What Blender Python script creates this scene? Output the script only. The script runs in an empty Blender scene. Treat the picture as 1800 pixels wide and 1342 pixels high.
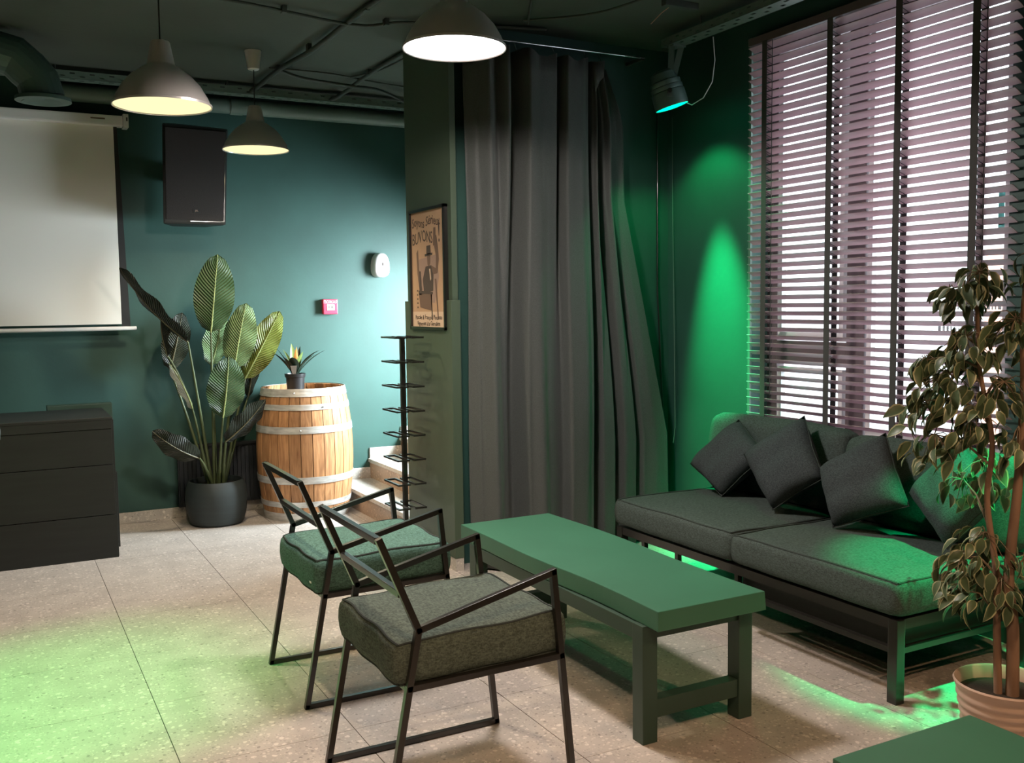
import bpy, bmesh, math, random
from mathutils import Vector, Matrix, Euler
rnd = random.Random(7)
SC = bpy.context.scene
COL = SC.collection
PI = math.pi

# ------------------------------------------------------------------ camera
cd = bpy.data.cameras.new('camera'); cam = bpy.data.objects.new('camera', cd); COL.objects.link(cam)
cd.sensor_fit = 'HORIZONTAL'; cd.sensor_width = 36.0; cd.lens = 1707.7 / 1800 * 36
cd.clip_start = 0.05
yaw, pit, rol = .49118, .07911, -.01268
fw = Vector((math.sin(yaw)*math.cos(pit), math.cos(yaw)*math.cos(pit), -math.sin(pit)))
r0 = Vector((math.cos(yaw), -math.sin(yaw), 0)); u0 = r0.cross(fw)
r1 = r0*math.cos(rol) + u0*math.sin(rol); u1 = -r0*math.sin(rol) + u0*math.cos(rol)
cam.matrix_world = Matrix(((r1.x, u1.x, -fw.x, 0), (r1.y, u1.y, -fw.y, 0), (r1.z, u1.z, -fw.z, 1.5263), (0, 0, 0, 1)))
SC.camera = cam

# ------------------------------------------------------------------ world, lights, exposure
w = bpy.data.worlds.new('sky'); SC.world = w; w.use_nodes = True
bg = w.node_tree.nodes['Background']; bg.inputs[0].default_value = (.86, .93, 1, 1); bg.inputs[1].default_value = 5.0
vs = SC.view_settings; vs.view_transform = 'Standard'; vs.look = 'None'; vs.exposure = .68; vs.gamma = 1.0; vs.use_curve_mapping = False
SC.cycles.use_denoising = True
SC.cycles.max_bounces = 8; SC.cycles.diffuse_bounces = 5; SC.cycles.transparent_max_bounces = 16
SC.cycles.sample_clamp_indirect = 4.0; SC.cycles.caustics_reflective = False; SC.cycles.caustics_refractive = False

def light(name, kind, loc, energy, color, target=None, **kw):
    d = bpy.data.lights.new(name, kind); d.energy = energy; d.color = color
    for k, v in kw.items(): setattr(d, k, v)
    o = bpy.data.objects.new(name, d); COL.objects.link(o); o.location = loc
    if target: o.rotation_euler = (Vector(target) - Vector(loc)).to_track_quat('-Z', 'Y').to_euler()
    return o
WARM = (1, .80, .54); WHITE = (1, .88, .80); GREEN = (0, 1, .30)
# the three pendants in view (their bulbs)
for p, e, c, ang in (((.712, 4.55, 2.395), 62, WARM, 2.62), ((1.519, 6.20, 2.493), 50, WARM, 2.5)):
    light('bulb_or_fill_light', 'SPOT', p, e, c, (p[0], p[1], 0), spot_size=ang, spot_blend=.6, shadow_soft_size=.05)
light('bulb_or_fill_light', 'AREA', (1.708, 3.65, 2.556), 27, WHITE, (1.708, 3.65, 0), shape='DISK', size=.36)
light('bulb_or_fill_light', 'SPOT', (1.708, 3.65, 2.545), 42, WHITE, (1.708, 3.65, 0), spot_size=3.14, spot_blend=.12, shadow_soft_size=.10)
# warm fill spots added behind and beside the camera, without any fixtures
for p in ((.9, .6), (-1.2, .2), (-2.9, 3.4), (2.9, .2)):
    light('bulb_or_fill_light', 'SPOT', (p[0], p[1], 2.66), 72, (1, .63, .37), (p[0], p[1], 0), spot_size=2.4, spot_blend=.5, shadow_soft_size=.06)
# green stage lamps: by the window wall, further right on the same tray, and over the left floor
light('green_lamp_light', 'SPOT', (3.575, 4.655, 2.64), 800, GREEN, (3.90, 4.53, .85), spot_size=.56, spot_blend=1.0, shadow_soft_size=.04)
light('green_lamp_light', 'SPOT', (3.575, 4.655, 2.64), 16, GREEN, (3.80, 4.62, 1.25), spot_size=1.9, spot_blend=.5, shadow_soft_size=.04)
light('green_lamp_light', 'SPOT', (3.45, 1.95, 2.75), 540, GREEN, (3.40, 2.49, .3), spot_size=.52, spot_blend=.6, shadow_soft_size=.04)
light('green_lamp_light', 'SPOT', (-1.3, 3.2, 2.9), 430, (.02, 1, .20), (.05, 4.1, 0), spot_size=.62, spot_blend=.9, shadow_soft_size=.05)
# daylight: stairwell window beyond the partition and sky through the big window
light('stair_daylight', 'AREA', (3.86, 6.32, 1.50), 135, (.80, .93, 1), (2.45, 7.30, .70), shape='RECTANGLE', size=.9, size_y=1.0, spread=2.0)
pl = light('window_portal', 'AREA', (4.22, 3.47, 1.86), 1, (1, 1, 1), (0, 3.47, 1.86), shape='RECTANGLE', size=1.75, size_y=2.3)
pl.data.cycles.is_portal = True

# ------------------------------------------------------------------ material helpers
def mat(name, color, rough=.6, metal=0, spec=.5, noise=None, bump=None, coat=0, sheen=0):
    m = bpy.data.materials.new(name); m.use_nodes = True; nt = m.node_tree; b = nt.nodes['Principled BSDF']
    b.inputs['Base Color'].default_value = (*color, 1); b.inputs['Roughness'].default_value = rough
    b.inputs['Metallic'].default_value = metal; b.inputs['Specular IOR Level'].default_value = spec
    if coat: b.inputs['Coat Weight'].default_value = coat
    if sheen: b.inputs['Sheen Weight'].default_value = sheen
    def coords():
        t = nt.nodes.new('ShaderNodeTexCoord'); return t.outputs['Object']
    if noise:   # (scale, amount, stretch)
        sc_, amt, st = noise
        mp = nt.nodes.new('ShaderNodeMapping'); nt.links.new(coords(), mp.inputs[0]); mp.inputs['Scale'].default_value = st
        n = nt.nodes.new('ShaderNodeTexNoise'); n.inputs['Scale'].default_value = sc_; n.inputs['Detail'].default_value = 5
        nt.links.new(mp.outputs[0], n.inputs['Vector'])
        r = nt.nodes.new('ShaderNodeValToRGB')
        r.color_ramp.elements[0].position = .3; r.color_ramp.elements[1].position = .7
        r.color_ramp.elements[0].color = (*[c*(1-amt) for c in color], 1); r.color_ramp.elements[1].color = (*[min(1, c*(1+amt)) for c in color], 1)
        nt.links.new(n.outputs[0], r.inputs[0]); nt.links.new(r.outputs[0], b.inputs['Base Color'])
    if bump:    # (kind, scale, strength, stretch)
        kd, sc_, stg, st = bump
        mp = nt.nodes.new('ShaderNodeMapping'); nt.links.new(coords(), mp.inputs[0]); mp.inputs['Scale'].default_value = st
        if kd == 'noise':
            n = nt.nodes.new('ShaderNodeTexNoise'); n.inputs['Scale'].default_value = sc_; n.inputs['Detail'].default_value = 4
        else:
            n = nt.nodes.new('ShaderNodeTexVoronoi'); n.inputs['Scale'].default_value = sc_
        nt.links.new(mp.outputs[0], n.inputs['Vector'])
        bp = nt.nodes.new('ShaderNodeBump'); bp.inputs['Strength'].default_value = stg; bp.inputs['Distance'].default_value = .004
        nt.links.new(n.outputs[0], bp.inputs['Height']); nt.links.new(bp.outputs[0], b.inputs['Normal'])
    return m

def emit(name, color, strength):
    m = bpy.data.materials.new(name); m.use_nodes = True; nt = m.node_tree; nt.nodes.clear()
    o = nt.nodes.new('ShaderNodeOutputMaterial'); e = nt.nodes.new('ShaderNodeEmission')
    e.inputs[0].default_value = (*color, 1); e.inputs[1].default_value = strength
    nt.links.new(e.outputs[0], o.inputs[0]); return m

def terrazzo(name, base, wear):
    m = bpy.data.materials.new(name); m.use_nodes = True; nt = m.node_tree; b = nt.nodes['Principled BSDF']
    b.inputs['Roughness'].default_value = .38; b.inputs['Specular IOR Level'].default_value = .45
    g = nt.nodes.new('ShaderNodeNewGeometry')
    warp = nt.nodes.new('ShaderNodeTexNoise'); warp.inputs['Scale'].default_value = 30; nt.links.new(g.outputs['Position'], warp.inputs['Vector'])
    ad = nt.nodes.new('ShaderNodeVectorMath'); ad.operation = 'MULTIPLY_ADD'; ad.inputs[1].default_value = (.02, .02, .02)
    nt.links.new(warp.outputs['Color'], ad.inputs[0]); nt.links.new(g.outputs['Position'], ad.inputs[2])
    n0 = nt.nodes.new('ShaderNodeTexNoise'); n0.inputs['Scale'].default_value = 6; n0.inputs['Detail'].default_value = 6; nt.links.new(g.outputs['Position'], n0.inputs['Vector'])
    ramp = nt.nodes.new('ShaderNodeValToRGB'); ramp.color_ramp.elements[0].position = .3; ramp.color_ramp.elements[1].position = .7
    ramp.color_ramp.elements[0].color = (*[c*.86 for c in base], 1); ramp.color_ramp.elements[1].color = (*[min(1, c*1.1) for c in base], 1)
    nt.links.new(n0.outputs[0], ramp.inputs[0]); cur = ramp.outputs[0]
    for scale, thr, colr, f in ((34, .21, [min(1, c*1.55) for c in base], .75), (60, .23, [min(1, c*1.45) for c in base], .6), (38, .16, [c*.42 for c in base], .7), (90, .25, [c*.6 for c in base], .5)):
        v = nt.nodes.new('ShaderNodeTexVoronoi'); v.inputs['Scale'].default_value = scale; v.inputs['Randomness'].default_value = 1
        nt.links.new(ad.outputs[0], v.inputs['Vector'])
        lt = nt.nodes.new('ShaderNodeMath'); lt.operation = 'LESS_THAN'; nt.links.new(v.outputs['Distance'], lt.inputs[0])
        # chip size differs from cell to cell
        sx = nt.nodes.new('ShaderNodeSeparateColor'); nt.links.new(v.outputs['Color'], sx.inputs[0])
        mu = nt.nodes.new('ShaderNodeMath'); mu.operation = 'MULTIPLY'; mu.inputs[1].default_value = thr*1.7; nt.links.new(sx.outputs[0], mu.inputs[0])
        nt.links.new(mu.outputs[0], lt.inputs[1])
        fa = nt.nodes.new('ShaderNodeMath'); fa.operation = 'MULTIPLY'; fa.inputs[1].default_value = f; nt.links.new(lt.outputs[0], fa.inputs[0])
        mx = nt.nodes.new('ShaderNodeMix'); mx.data_type = 'RGBA'; nt.links.new(fa.outputs[0], mx.inputs['Factor']); nt.links.new(cur, mx.inputs['A'])
        mx.inputs['B'].default_value = (*colr, 1); cur = mx.outputs['Result']
    nt.links.new(cur, b.inputs['Base Color'])
    return m

def wood(name, c1, c2, axis_scale, rough=.55):
    m = bpy.data.materials.new(name); m.use_nodes = True; nt = m.node_tree; b = nt.nodes['Principled BSDF']; b.inputs['Roughness'].default_value = rough
    t = nt.nodes.new('ShaderNodeTexCoord'); mp = nt.nodes.new('ShaderNodeMapping'); mp.inputs['Scale'].default_value = axis_scale
    oi = nt.nodes.new('ShaderNodeObjectInfo')
    nt.links.new(t.outputs['Object'], mp.inputs[0])
    n = nt.nodes.new('ShaderNodeTexNoise'); n.noise_dimensions = '4D'; n.inputs['Scale'].default_value = 9; n.inputs['Detail'].default_value = 7; n.inputs['Distortion'].default_value = .6
    wv = nt.nodes.new('ShaderNodeMath'); wv.operation = 'MULTIPLY'; wv.inputs[1].default_value = 40; nt.links.new(oi.outputs['Random'], wv.inputs[0])
    nt.links.new(wv.outputs[0], n.inputs['W']); nt.links.new(mp.outputs[0], n.inputs['Vector'])
    r = nt.nodes.new('ShaderNodeValToRGB'); r.color_ramp.elements[0].position = .28; r.color_ramp.elements[1].position = .66
    r.color_ramp.elements[0].color = (*c1, 1); r.color_ramp.elements[1].color = (*c2, 1); nt.links.new(n.outputs[0], r.inputs[0])
    hs = nt.nodes.new('ShaderNodeHueSaturation'); nt.links.new(r.outputs[0], hs.inputs['Color'])
    mr = nt.nodes.new('ShaderNodeMapRange'); mr.inputs['To Min'].default_value = .75; mr.inputs['To Max'].default_value = 1.2; nt.links.new(oi.outputs['Random'], mr.inputs[0])
    nt.links.new(mr.outputs[0], hs.inputs['Value']); nt.links.new(hs.outputs[0], b.inputs['Base Color'])
    bp = nt.nodes.new('ShaderNodeBump'); bp.inputs['Strength'].default_value = .25; bp.inputs['Distance'].default_value = .003
    nt.links.new(n.outputs[0], bp.inputs['Height']); nt.links.new(bp.outputs[0], b.inputs['Normal'])
    return m

def glass_mat():
    m = bpy.data.materials.new('window_glass'); m.use_nodes = True; nt = m.node_tree; nt.nodes.clear()
    o = nt.nodes.new('ShaderNodeOutputMaterial'); mx = nt.nodes.new('ShaderNodeMixShader'); t = nt.nodes.new('ShaderNodeBsdfTransparent'); gl = nt.nodes.new('ShaderNodeBsdfGlossy')
    t.inputs[0].default_value = (.93, .97, .96, 1); gl.inputs['Roughness'].default_value = .02; mx.inputs[0].default_value = .06
    nt.links.new(t.outputs[0], mx.inputs[1]); nt.links.new(gl.outputs[0], mx.inputs[2]); nt.links.new(mx.outputs[0], o.inputs[0]); return m

def fabric(name, color, scale=260, amt=.35, rough=.9, sheen=.0):
    m = bpy.data.materials.new(name); m.use_nodes = True; nt = m.node_tree; b = nt.nodes['Principled BSDF']
    b.inputs['Roughness'].default_value = rough; b.inputs['Specular IOR Level'].default_value = .25; b.inputs['Sheen Weight'].default_value = sheen
    t = nt.nodes.new('ShaderNodeTexCoord')
    hs = []
    for st in ((1, .3, 1), (.3, 1, 1)):
        mp = nt.nodes.new('ShaderNodeMapping'); mp.inputs['Scale'].default_value = st; nt.links.new(t.outputs['Object'], mp.inputs[0])
        n = nt.nodes.new('ShaderNodeTexNoise'); n.inputs['Scale'].default_value = scale; n.inputs['Detail'].default_value = 2; nt.links.new(mp.outputs[0], n.inputs['Vector']); hs.append(n)
    ad = nt.nodes.new('ShaderNodeMath'); ad.operation = 'ADD'; nt.links.new(hs[0].outputs[0], ad.inputs[0]); nt.links.new(hs[1].outputs[0], ad.inputs[1])
    r = nt.nodes.new('ShaderNodeMapRange'); r.inputs['From Min'].default_value = .75; r.inputs['From Max'].default_value = 1.25; r.inputs['To Min'].default_value = 1-amt; r.inputs['To Max'].default_value = 1+amt
    nt.links.new(ad.outputs[0], r.inputs[0])
    vm = nt.nodes.new('ShaderNodeVectorMath'); vm.operation = 'SCALE'; vm.inputs[0].default_value = color; nt.links.new(r.outputs[0], vm.inputs['Scale'])
    nt.links.new(vm.outputs[0], b.inputs['Base Color'])
    bp = nt.nodes.new('ShaderNodeBump'); bp.inputs['Strength'].default_value = .3; bp.inputs['Distance'].default_value = .002
    nt.links.new(ad.outputs[0], bp.inputs['Height']); nt.links.new(bp.outputs[0], b.inputs['Normal'])
    return m

def leafmat(name, color, rib=None):
    m = bpy.data.materials.new(name); m.use_nodes = True; nt = m.node_tree; b = nt.nodes['Principled BSDF']
    b.inputs['Roughness'].default_value = .42; b.inputs['Specular IOR Level'].default_value = .4
    oi = nt.nodes.new('ShaderNodeObjectInfo'); hs = nt.nodes.new('ShaderNodeHueSaturation'); hs.inputs['Color'].default_value = (*color, 1)
    mr = nt.nodes.new('ShaderNodeMapRange'); mr.inputs['To Min'].default_value = .75; mr.inputs['To Max'].default_value = 1.25
    nt.links.new(oi.outputs['Random'], mr.inputs[0]); nt.links.new(mr.outputs[0], hs.inputs['Value']); nt.links.new(hs.outputs[0], b.inputs['Base Color'])
    if rib:
        uv = nt.nodes.new('ShaderNodeUVMap'); sp = nt.nodes.new('ShaderNodeSeparateXYZ'); nt.links.new(uv.outputs[0], sp.inputs[0])
        a = nt.nodes.new('ShaderNodeMath'); a.operation = 'ABSOLUTE'; nt.links.new(sp.outputs[0], a.inputs[0])
        k = nt.nodes.new('ShaderNodeMath'); k.operation = 'MULTIPLY_ADD'; k.inputs[1].default_value = -.22; nt.links.new(a.outputs[0], k.inputs[0]); nt.links.new(sp.outputs[1], k.inputs[2])
        s = nt.nodes.new('ShaderNodeMath'); s.operation = 'MULTIPLY'; s.inputs[1].default_value = rib; nt.links.new(k.outputs[0], s.inputs[0])
        sn = nt.nodes.new('ShaderNodeMath'); sn.operation = 'SINE'; nt.links.new(s.outputs[0], sn.inputs[0])
        bp = nt.nodes.new('ShaderNodeBump'); bp.inputs['Strength'].default_value = .9; bp.inputs['Distance'].default_value = .006
        nt.links.new(sn.outputs[0], bp.inputs['Height']); nt.links.new(bp.outputs[0], b.inputs['Normal'])
        lo = nt.nodes.new('ShaderNodeMapRange'); lo.inputs['From Min'].default_value = -1; lo.inputs['To Min'].default_value = .8; lo.inputs['To Max'].default_value = 1.15
        nt.links.new(sn.outputs[0], lo.inputs[0])
        vm = nt.nodes.new('ShaderNodeVectorMath'); vm.operation = 'SCALE'; nt.links.new(hs.outputs[0], vm.inputs[0]); nt.links.new(lo.outputs[0], vm.inputs['Scale'])
        nt.links.new(vm.outputs[0], b.inputs['Base Color'])
    return m

PAINT = (.026, .080, .067)
M = {}
M['wall'] = mat('green_wall_paint', PAINT, .55, noise=(3, .10, (1, 1, 1)), bump=('noise', 40, .12, (1, 1, 1)))
M['column'] = mat('lamp_tinted_panel_paint', (.068, .100, .066), .5, bump=('noise', 30, .1, (1, 1, 1)))  # same paint as the walls, with warm lamp light tinted into the colour
M['ceiling'] = mat('dark_ceiling_paint', (.062, .080, .066), .75, noise=(2, .12, (1, 1, 1)), bump=('noise', 25, .2, (1, 1, 1)))
M['cable'] = mat('painted_cable', (.045, .058, .050), .6)
M['tray'] = mat('painted_tray_metal', (.115, .17, .145), .5)
M['tile'] = terrazzo('terrazzo_tile', (.44, .40, .365), .1)
M['grout'] = mat('dark_grout', (.05, .045, .04), .9)
M['skirt'] = terrazzo('pale_terrazzo_skirting', (.50, .47, .42), .1)
M['screen'] = mat('projection_fabric', (.80, .79, .74), .75)
M['screen_black'] = mat('screen_black_border', (.012, .012, .012), .7)
M['white_plastic'] = mat('white_plastic', (.78, .77, .75), .35)
M['black'] = mat('black_painted_wood', (.007, .009, .0075), .5, noise=(30, .3, (.1, 1, 1)), bump=('noise', 60, .1, (.1, 1, 1)))
M['blacker'] = mat('black_fabric_grille', (.012, .007, .005), .6, bump=('voronoi', 500, .3, (1, 1, 1)))
M['steel_black'] = mat('black_lacquered_steel', (.012, .011, .010), .28, spec=.6, coat=.3)
M['alu'] = mat('brushed_aluminium', (.86, .80, .78), .30, metal=.5, bump=('noise', 300, .05, (1, 1, .02)))
M['shade_in'] = mat('white_shade_lining', (.9, .88, .82), .5)
M['chrome'] = mat('chrome', (.75, .75, .75), .15, metal=1)
M['bulb_warm'] = emit('warm_bulb_glass', (1, .80, .42), 14)
M['bulb_white'] = emit('white_bulb_glass', (1, .97, .95), 22)
M['diff_warm'] = emit('warm_diffuser', (1, .86, .46), .80)
M['diff_white'] = emit('white_diffuser', (1, .98, .97), 3)
M['led_green'] = emit('green_led_lens', (.0, .95, .42), 1.6)
M['curtain'] = fabric('charcoal_curtain_cloth', (.075, .082, .080), 420, .2, .55, .15)
M['sofa'] = fabric('grey_green_sofa_fabric', (.054, .073, .068), 230, .35)
M['pillow'] = fabric('charcoal_pillow_fabric', (.042, .052, .056), 300, .4)
M['cushion_a'] = fabric('grey_green_chair_fabric', (.080, .105, .090), 200, .4)
M['cushion_b'] = fabric('green_chair_fabric', (.078, .165, .138), 200, .4)
M['piping'] = mat('dark_piping', (.025, .035, .032), .9)
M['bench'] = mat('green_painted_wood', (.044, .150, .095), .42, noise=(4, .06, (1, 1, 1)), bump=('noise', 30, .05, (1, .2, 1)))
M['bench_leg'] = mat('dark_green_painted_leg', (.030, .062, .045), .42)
M['stave'] = wood('oak_stave', (.25, .11, .042), (.54, .28, .125), (6, 6, .6))
M['hoop'] = mat('galvanised_hoop', (.56, .55, .52), .45, metal=.4, noise=(12, .25, (1, 1, 4)))
M['barrel_head'] = wood('barrel_head', (.20, .10, .05), (.42, .24, .12), (8, .7, 1))
M['pot'] = mat('charcoal_clay_pot', (.020, .028, .028), .6, noise=(8, .2, (.3, .3, 3)))
M['pot_black'] = mat('black_plastic_pot', (.018, .018, .020), .38)
M['pot_pink'] = mat('pale_ribbed_clay', (.50, .37, .30), .6)
M['soil'] = mat('potting_soil', (.02, .015, .01), .95, bump=('noise', 80, .6, (1, 1, 1)))
M['leaf'] = leafmat('big_leaf_green', (.055, .115, .045), 150)
M['leaf_light'] = leafmat('big_leaf_light', (.24, .38, .17), 150)
M['leaf_olive'] = leafmat('big_leaf_olive', (.15, .19, .035), 150)
M['leaf_dark'] = leafmat('big_leaf_dark', (.028, .035, .022), 150)
M['leaf_pale'] = leafmat('new_leaf_pale', (.40, .45, .40), 150)
M['midrib'] = mat('pale_midrib', (.30, .36, .14), .5)
M['midrib_dark'] = mat('dim_midrib', (.12, .11, .06), .5)
M['stem'] = mat('green_stem', (.075, .10, .04), .5)
M['fic_leaf'] = leafmat('ficus_leaf', (.080, .120, .062))
M['fic_edge'] = leafmat('ficus_leaf_edge', (.36, .37, .22))
M['bark'] = mat('ficus_bark', (.24, .145, .095), .8, noise=(14, .3, (1, 1, .3)), bump=('noise', 50, .4, (1, 1, .4)))
M['twig'] = mat('ficus_twig', (.20, .15, .10), .8)
M['agave'] = leafmat('strap_leaf_dark', (.016, .028, .020))
M['agave_l'] = leafmat('strap_leaf_light', (.17, .24, .07))
M['agave_o'] = leafmat('strap_leaf_orange', (.42, .18, .04))
M['slat'] = mat('mauve_brown_slat', (.50, .345, .385), .42, noise=(5, .12, (1, .2, 1)))
M['tape'] = mat('grey_ladder_tape', (.075, .072, .072), .9)
M['win_frame'] = mat('brown_window_frame', (.13, .10, .105), .5)
M['win_white'] = mat('white_window_gasket', (.7, .7, .7), .5)
M['glass'] = glass_mat()
M['red'] = mat('red_alarm_plastic', (.68, .035, .085), .4)
M['white_print'] = mat('white_print', (.85, .82, .78), .6)
M['radiator'] = mat('black_radiator_enamel', (.012, .015, .018), .45)
M['paper'] = mat('tan_poster_paper', (.50, .315, .195), .7, noise=(4, .08, (1, 1, 1)))
M['paper_pale'] = mat('pale_poster_strip', (.66, .49, .36), .7)
M['ink'] = mat('dark_poster_ink', (.075, .055, .045), .8)
M['ink_mid'] = mat('brown_poster_ink', (.17, .105, .075), .8)
M['ink_mauve'] = mat('mauve_poster_wash', (.36, .24, .19), .8)
M['duct'] = mat('painted_duct_metal', (.075, .135, .118), .45, metal=.2)
M['facade'] = mat('pale_facade_render', (.62, .60, .60), .8)
M['facade_pink'] = mat('salmon_facade_panel', (.72, .36, .27), .8)
M['asphalt'] = mat('street_asphalt', (.35, .35, .36), .9)
M['sign_teal'] = mat('teal_sign_film', (.15, .55, .52), .6)
M['sign_grey'] = mat('grey_sign_film', (.45, .45, .47), .6)
M['stair_riser'] = terrazzo('stair_riser_stone', (.40, .285, .20), .1)
M['stair_tread'] = terrazzo('stair_tread_stone', (.52, .48, .43), .1)
M['wire_pink'] = mat('bare_copper_wire', (.55, .30, .18), .5)
M['tag'] = mat('bronze_tag_card', (.09, .065, .045), .5)

# ------------------------------------------------------------------ mesh helpers
class MB:
    def __init__(s): s.v = []; s.f = []; s.mi = []; s.uv = {}
    def add(s, vs_, fs, mi=0):
        n = len(s.v); s.v += [tuple(v) for v in vs_]
        for f in fs: s.f.append(tuple(i+n for i in f)); s.mi.append(mi)
        return s
    def box(s, x0, x1, y0, y1, z0, z1, mi=0):
        vs_ = [(x0, y0, z0), (x1, y0, z0), (x1, y1, z0), (x0, y1, z0), (x0, y0, z1), (x1, y0, z1), (x1, y1, z1), (x0, y1, z1)]
        return s.add(vs_, [(0, 3, 2, 1), (4, 5, 6, 7), (0, 1, 5, 4), (1, 2, 6, 5), (2, 3, 7, 6), (3, 0, 4, 7)], mi)
    def bar(s, a, b, w_, h_, up=(0, 0, 1), ext=0, mi=0):
        a = Vector(a); b = Vector(b); d = (b-a).normalized(); a = a-d*ext; b = b+d*ext
        up = Vector(up)
        if abs(d.dot(up)) > .99: up = Vector((0, 1, 0))
        x = d.cross(up).normalized(); y = x.cross(d).normalized()
        vs_ = []
        for p in (a, b):
            for sx, sy in ((-1, -1), (1, -1), (1, 1), (-1, 1)): vs_.append(p + x*sx*w_/2 + y*sy*h_/2)
        return s.add(vs_, [(0, 1, 2, 3), (7, 6, 5, 4), (0, 4, 5, 1), (1, 5, 6, 2), (2, 6, 7, 3), (3, 7, 4, 0)], mi)
    def tube(s, pts, r, n=8, mi=0, cap=True):
        pts = [Vector(p) for p in pts]; k = len(pts); rs = r if isinstance(r, (list, tuple)) else [r]*k
        rings = []; prev = None
        for i, p in enumerate(pts):
            d = (pts[min(i+1, k-1)] - pts[max(i-1, 0)]).normalized()
            if prev is None:
                x = d.cross(Vector((0, 0, 1)) if abs(d.z) < .95 else Vector((1, 0, 0))).normalized()
            else:
                x = (prev - d*prev.dot(d)).normalized()
            prev = x; y = d.cross(x)
            rings.append([p + x*rs[i]*math.cos(2*PI*j/n) + y*rs[i]*math.sin(2*PI*j/n) for j in range(n)])
        vs_ = [v for rg in rings for v in rg]; fs = []
        for i in range(k-1):
            for j in range(n): fs.append((i*n+j, i*n+(j+1) % n, (i+1)*n+(j+1) % n, (i+1)*n+j))
        if cap: fs.append(tuple(range(n-1, -1, -1))); fs.append(tuple((k-1)*n+j for j in range(n)))
        return s.add(vs_, fs, mi)
    def lathe(s, prof, n=40, c=(0, 0, 0), mi=0, sx=1, sy=1):
        vs_ = []; fs = []; k = len(prof)
        for r, z in prof:
            for j in range(n):
                a = 2*PI*j/n; vs_.append((c[0]+r*sx*math.cos(a), c[1]+r*sy*math.sin(a), c[2]+z))
        for i in range(k-1):
            for j in range(n): fs.append((i*n+j, i*n+(j+1) % n, (i+1)*n+(j+1) % n, (i+1)*n+j))
        return s.add(vs_, fs, mi)
    def disc(s, r, z, n=40, c=(0, 0, 0), mi=0, up=True):
        vs_ = [(c[0]+r*math.cos(2*PI*j/n), c[1]+r*math.sin(2*PI*j/n), c[2]+z) for j in range(n)]
        f = tuple(range(n)) if up else tuple(range(n-1, -1, -1))
        return s.add(vs_, [f], mi)
    def poly(s, pts, thick_vec=None, mi=0):
        n = len(pts)
        if thick_vec is None: return s.add(pts, [tuple(range(n))], mi)
        t = Vector(thick_vec); vs_ = [Vector(p) for p in pts]; vs_ += [v+t for v in vs_]
        fs = [tuple(range(n-1, -1, -1)), tuple(range(n, 2*n))] + [(i, (i+1) % n, n+(i+1) % n, n+i) for i in range(n)]
        return s.add(vs_, fs, mi)
    def grid(s, fn, nu, nv, mi=0, uv=None, close=False):
        n0 = len(s.v); vs_ = []; fs = []
        for i in range(nu+1):
            for j in range(nv+1): vs_.append(fn(i/nu, j/nv))
        for i in range(nu):
            for j in range(nv): fs.append((i*(nv+1)+j, (i+1)*(nv+1)+j, (i+1)*(nv+1)+j+1, i*(nv+1)+j+1))
        if uv:
            for i in range(nu+1):
                for j in range(nv+1): s.uv[n0+i*(nv+1)+j] = uv(i/nu, j/nv)
        return s.add(vs_, fs, mi)
    def mesh(s, name, mats, smooth=None, bevel=0, fix=True):
        me = bpy.data.meshes.new(name); me.from_pydata(s.v, [], s.f)
        for m in (mats if isinstance(mats, (list, tuple)) else [mats]): me.materials.append(m)
        for p, mi in zip(me.polygons, s.mi): p.material_index = mi
        if s.uv:
            l = me.uv_layers.new(name='UVMap')
            for lp in me.loops: l.data[lp.index].uv = s.uv.get(lp.vertex_index, (0, 0))
        if fix or bevel:
            bm = bmesh.new(); bm.from_mesh(me)
            if fix: bmesh.ops.recalc_face_normals(bm, faces=bm.faces)
            if bevel:
                es = [e for e in bm.edges if len(e.link_faces) == 2 and e.calc_face_angle(0) > .5]
                bmesh.ops.bevel(bm, geom=es, offset=bevel, segments=2, profile=.7, affect='EDGES', clamp_overlap=True)
            bm.to_mesh(me); bm.free()
        if smooth is not None:
            me.polygons.foreach_set('use_smooth', [True]*len(me.polygons)); me.set_sharp_from_angle(angle=math.radians(smooth))
        me.update(); return me
    def obj(s, name, mats, parent=None, smooth=None, bevel=0, fix=True):
        o = bpy.data.objects.new(name, s.mesh(name, mats, smooth, bevel, fix)); COL.objects.link(o)
        if parent is not None: put(o, parent)
        return o

def put(o, parent):
    """parent without moving: meshes are written in world coordinates, so take the parent's place out"""
    o.parent = parent; o.matrix_parent_inverse = root_mat(parent).inverted()
def root_mat(p):
    m = Matrix.LocRotScale(p.location, p.rotation_euler, p.scale)
    return (root_mat(p.parent) @ p.matrix_parent_inverse @ m) if p.parent else m
def link_mesh(name, me, parent=None):
    o = bpy.data.objects.new(name, me); COL.objects.link(o)
    if parent is not None: put(o, parent)
    return o
def thing(name, label, cat, loc=(0, 0, 0), group=None):
    o = bpy.data.objects.new(name, None); o.empty_display_size = .1; COL.objects.link(o); o.location = loc
    return tag(o, label, cat, group)
def tag(o, label, cat, group=None):
    o['label'] = label; o['category'] = cat
    if group: o['group'] = group
    return o
def struct(o): o['kind'] = 'structure'; return o
def stuff(o): o['kind'] = 'stuff'; return o

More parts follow.
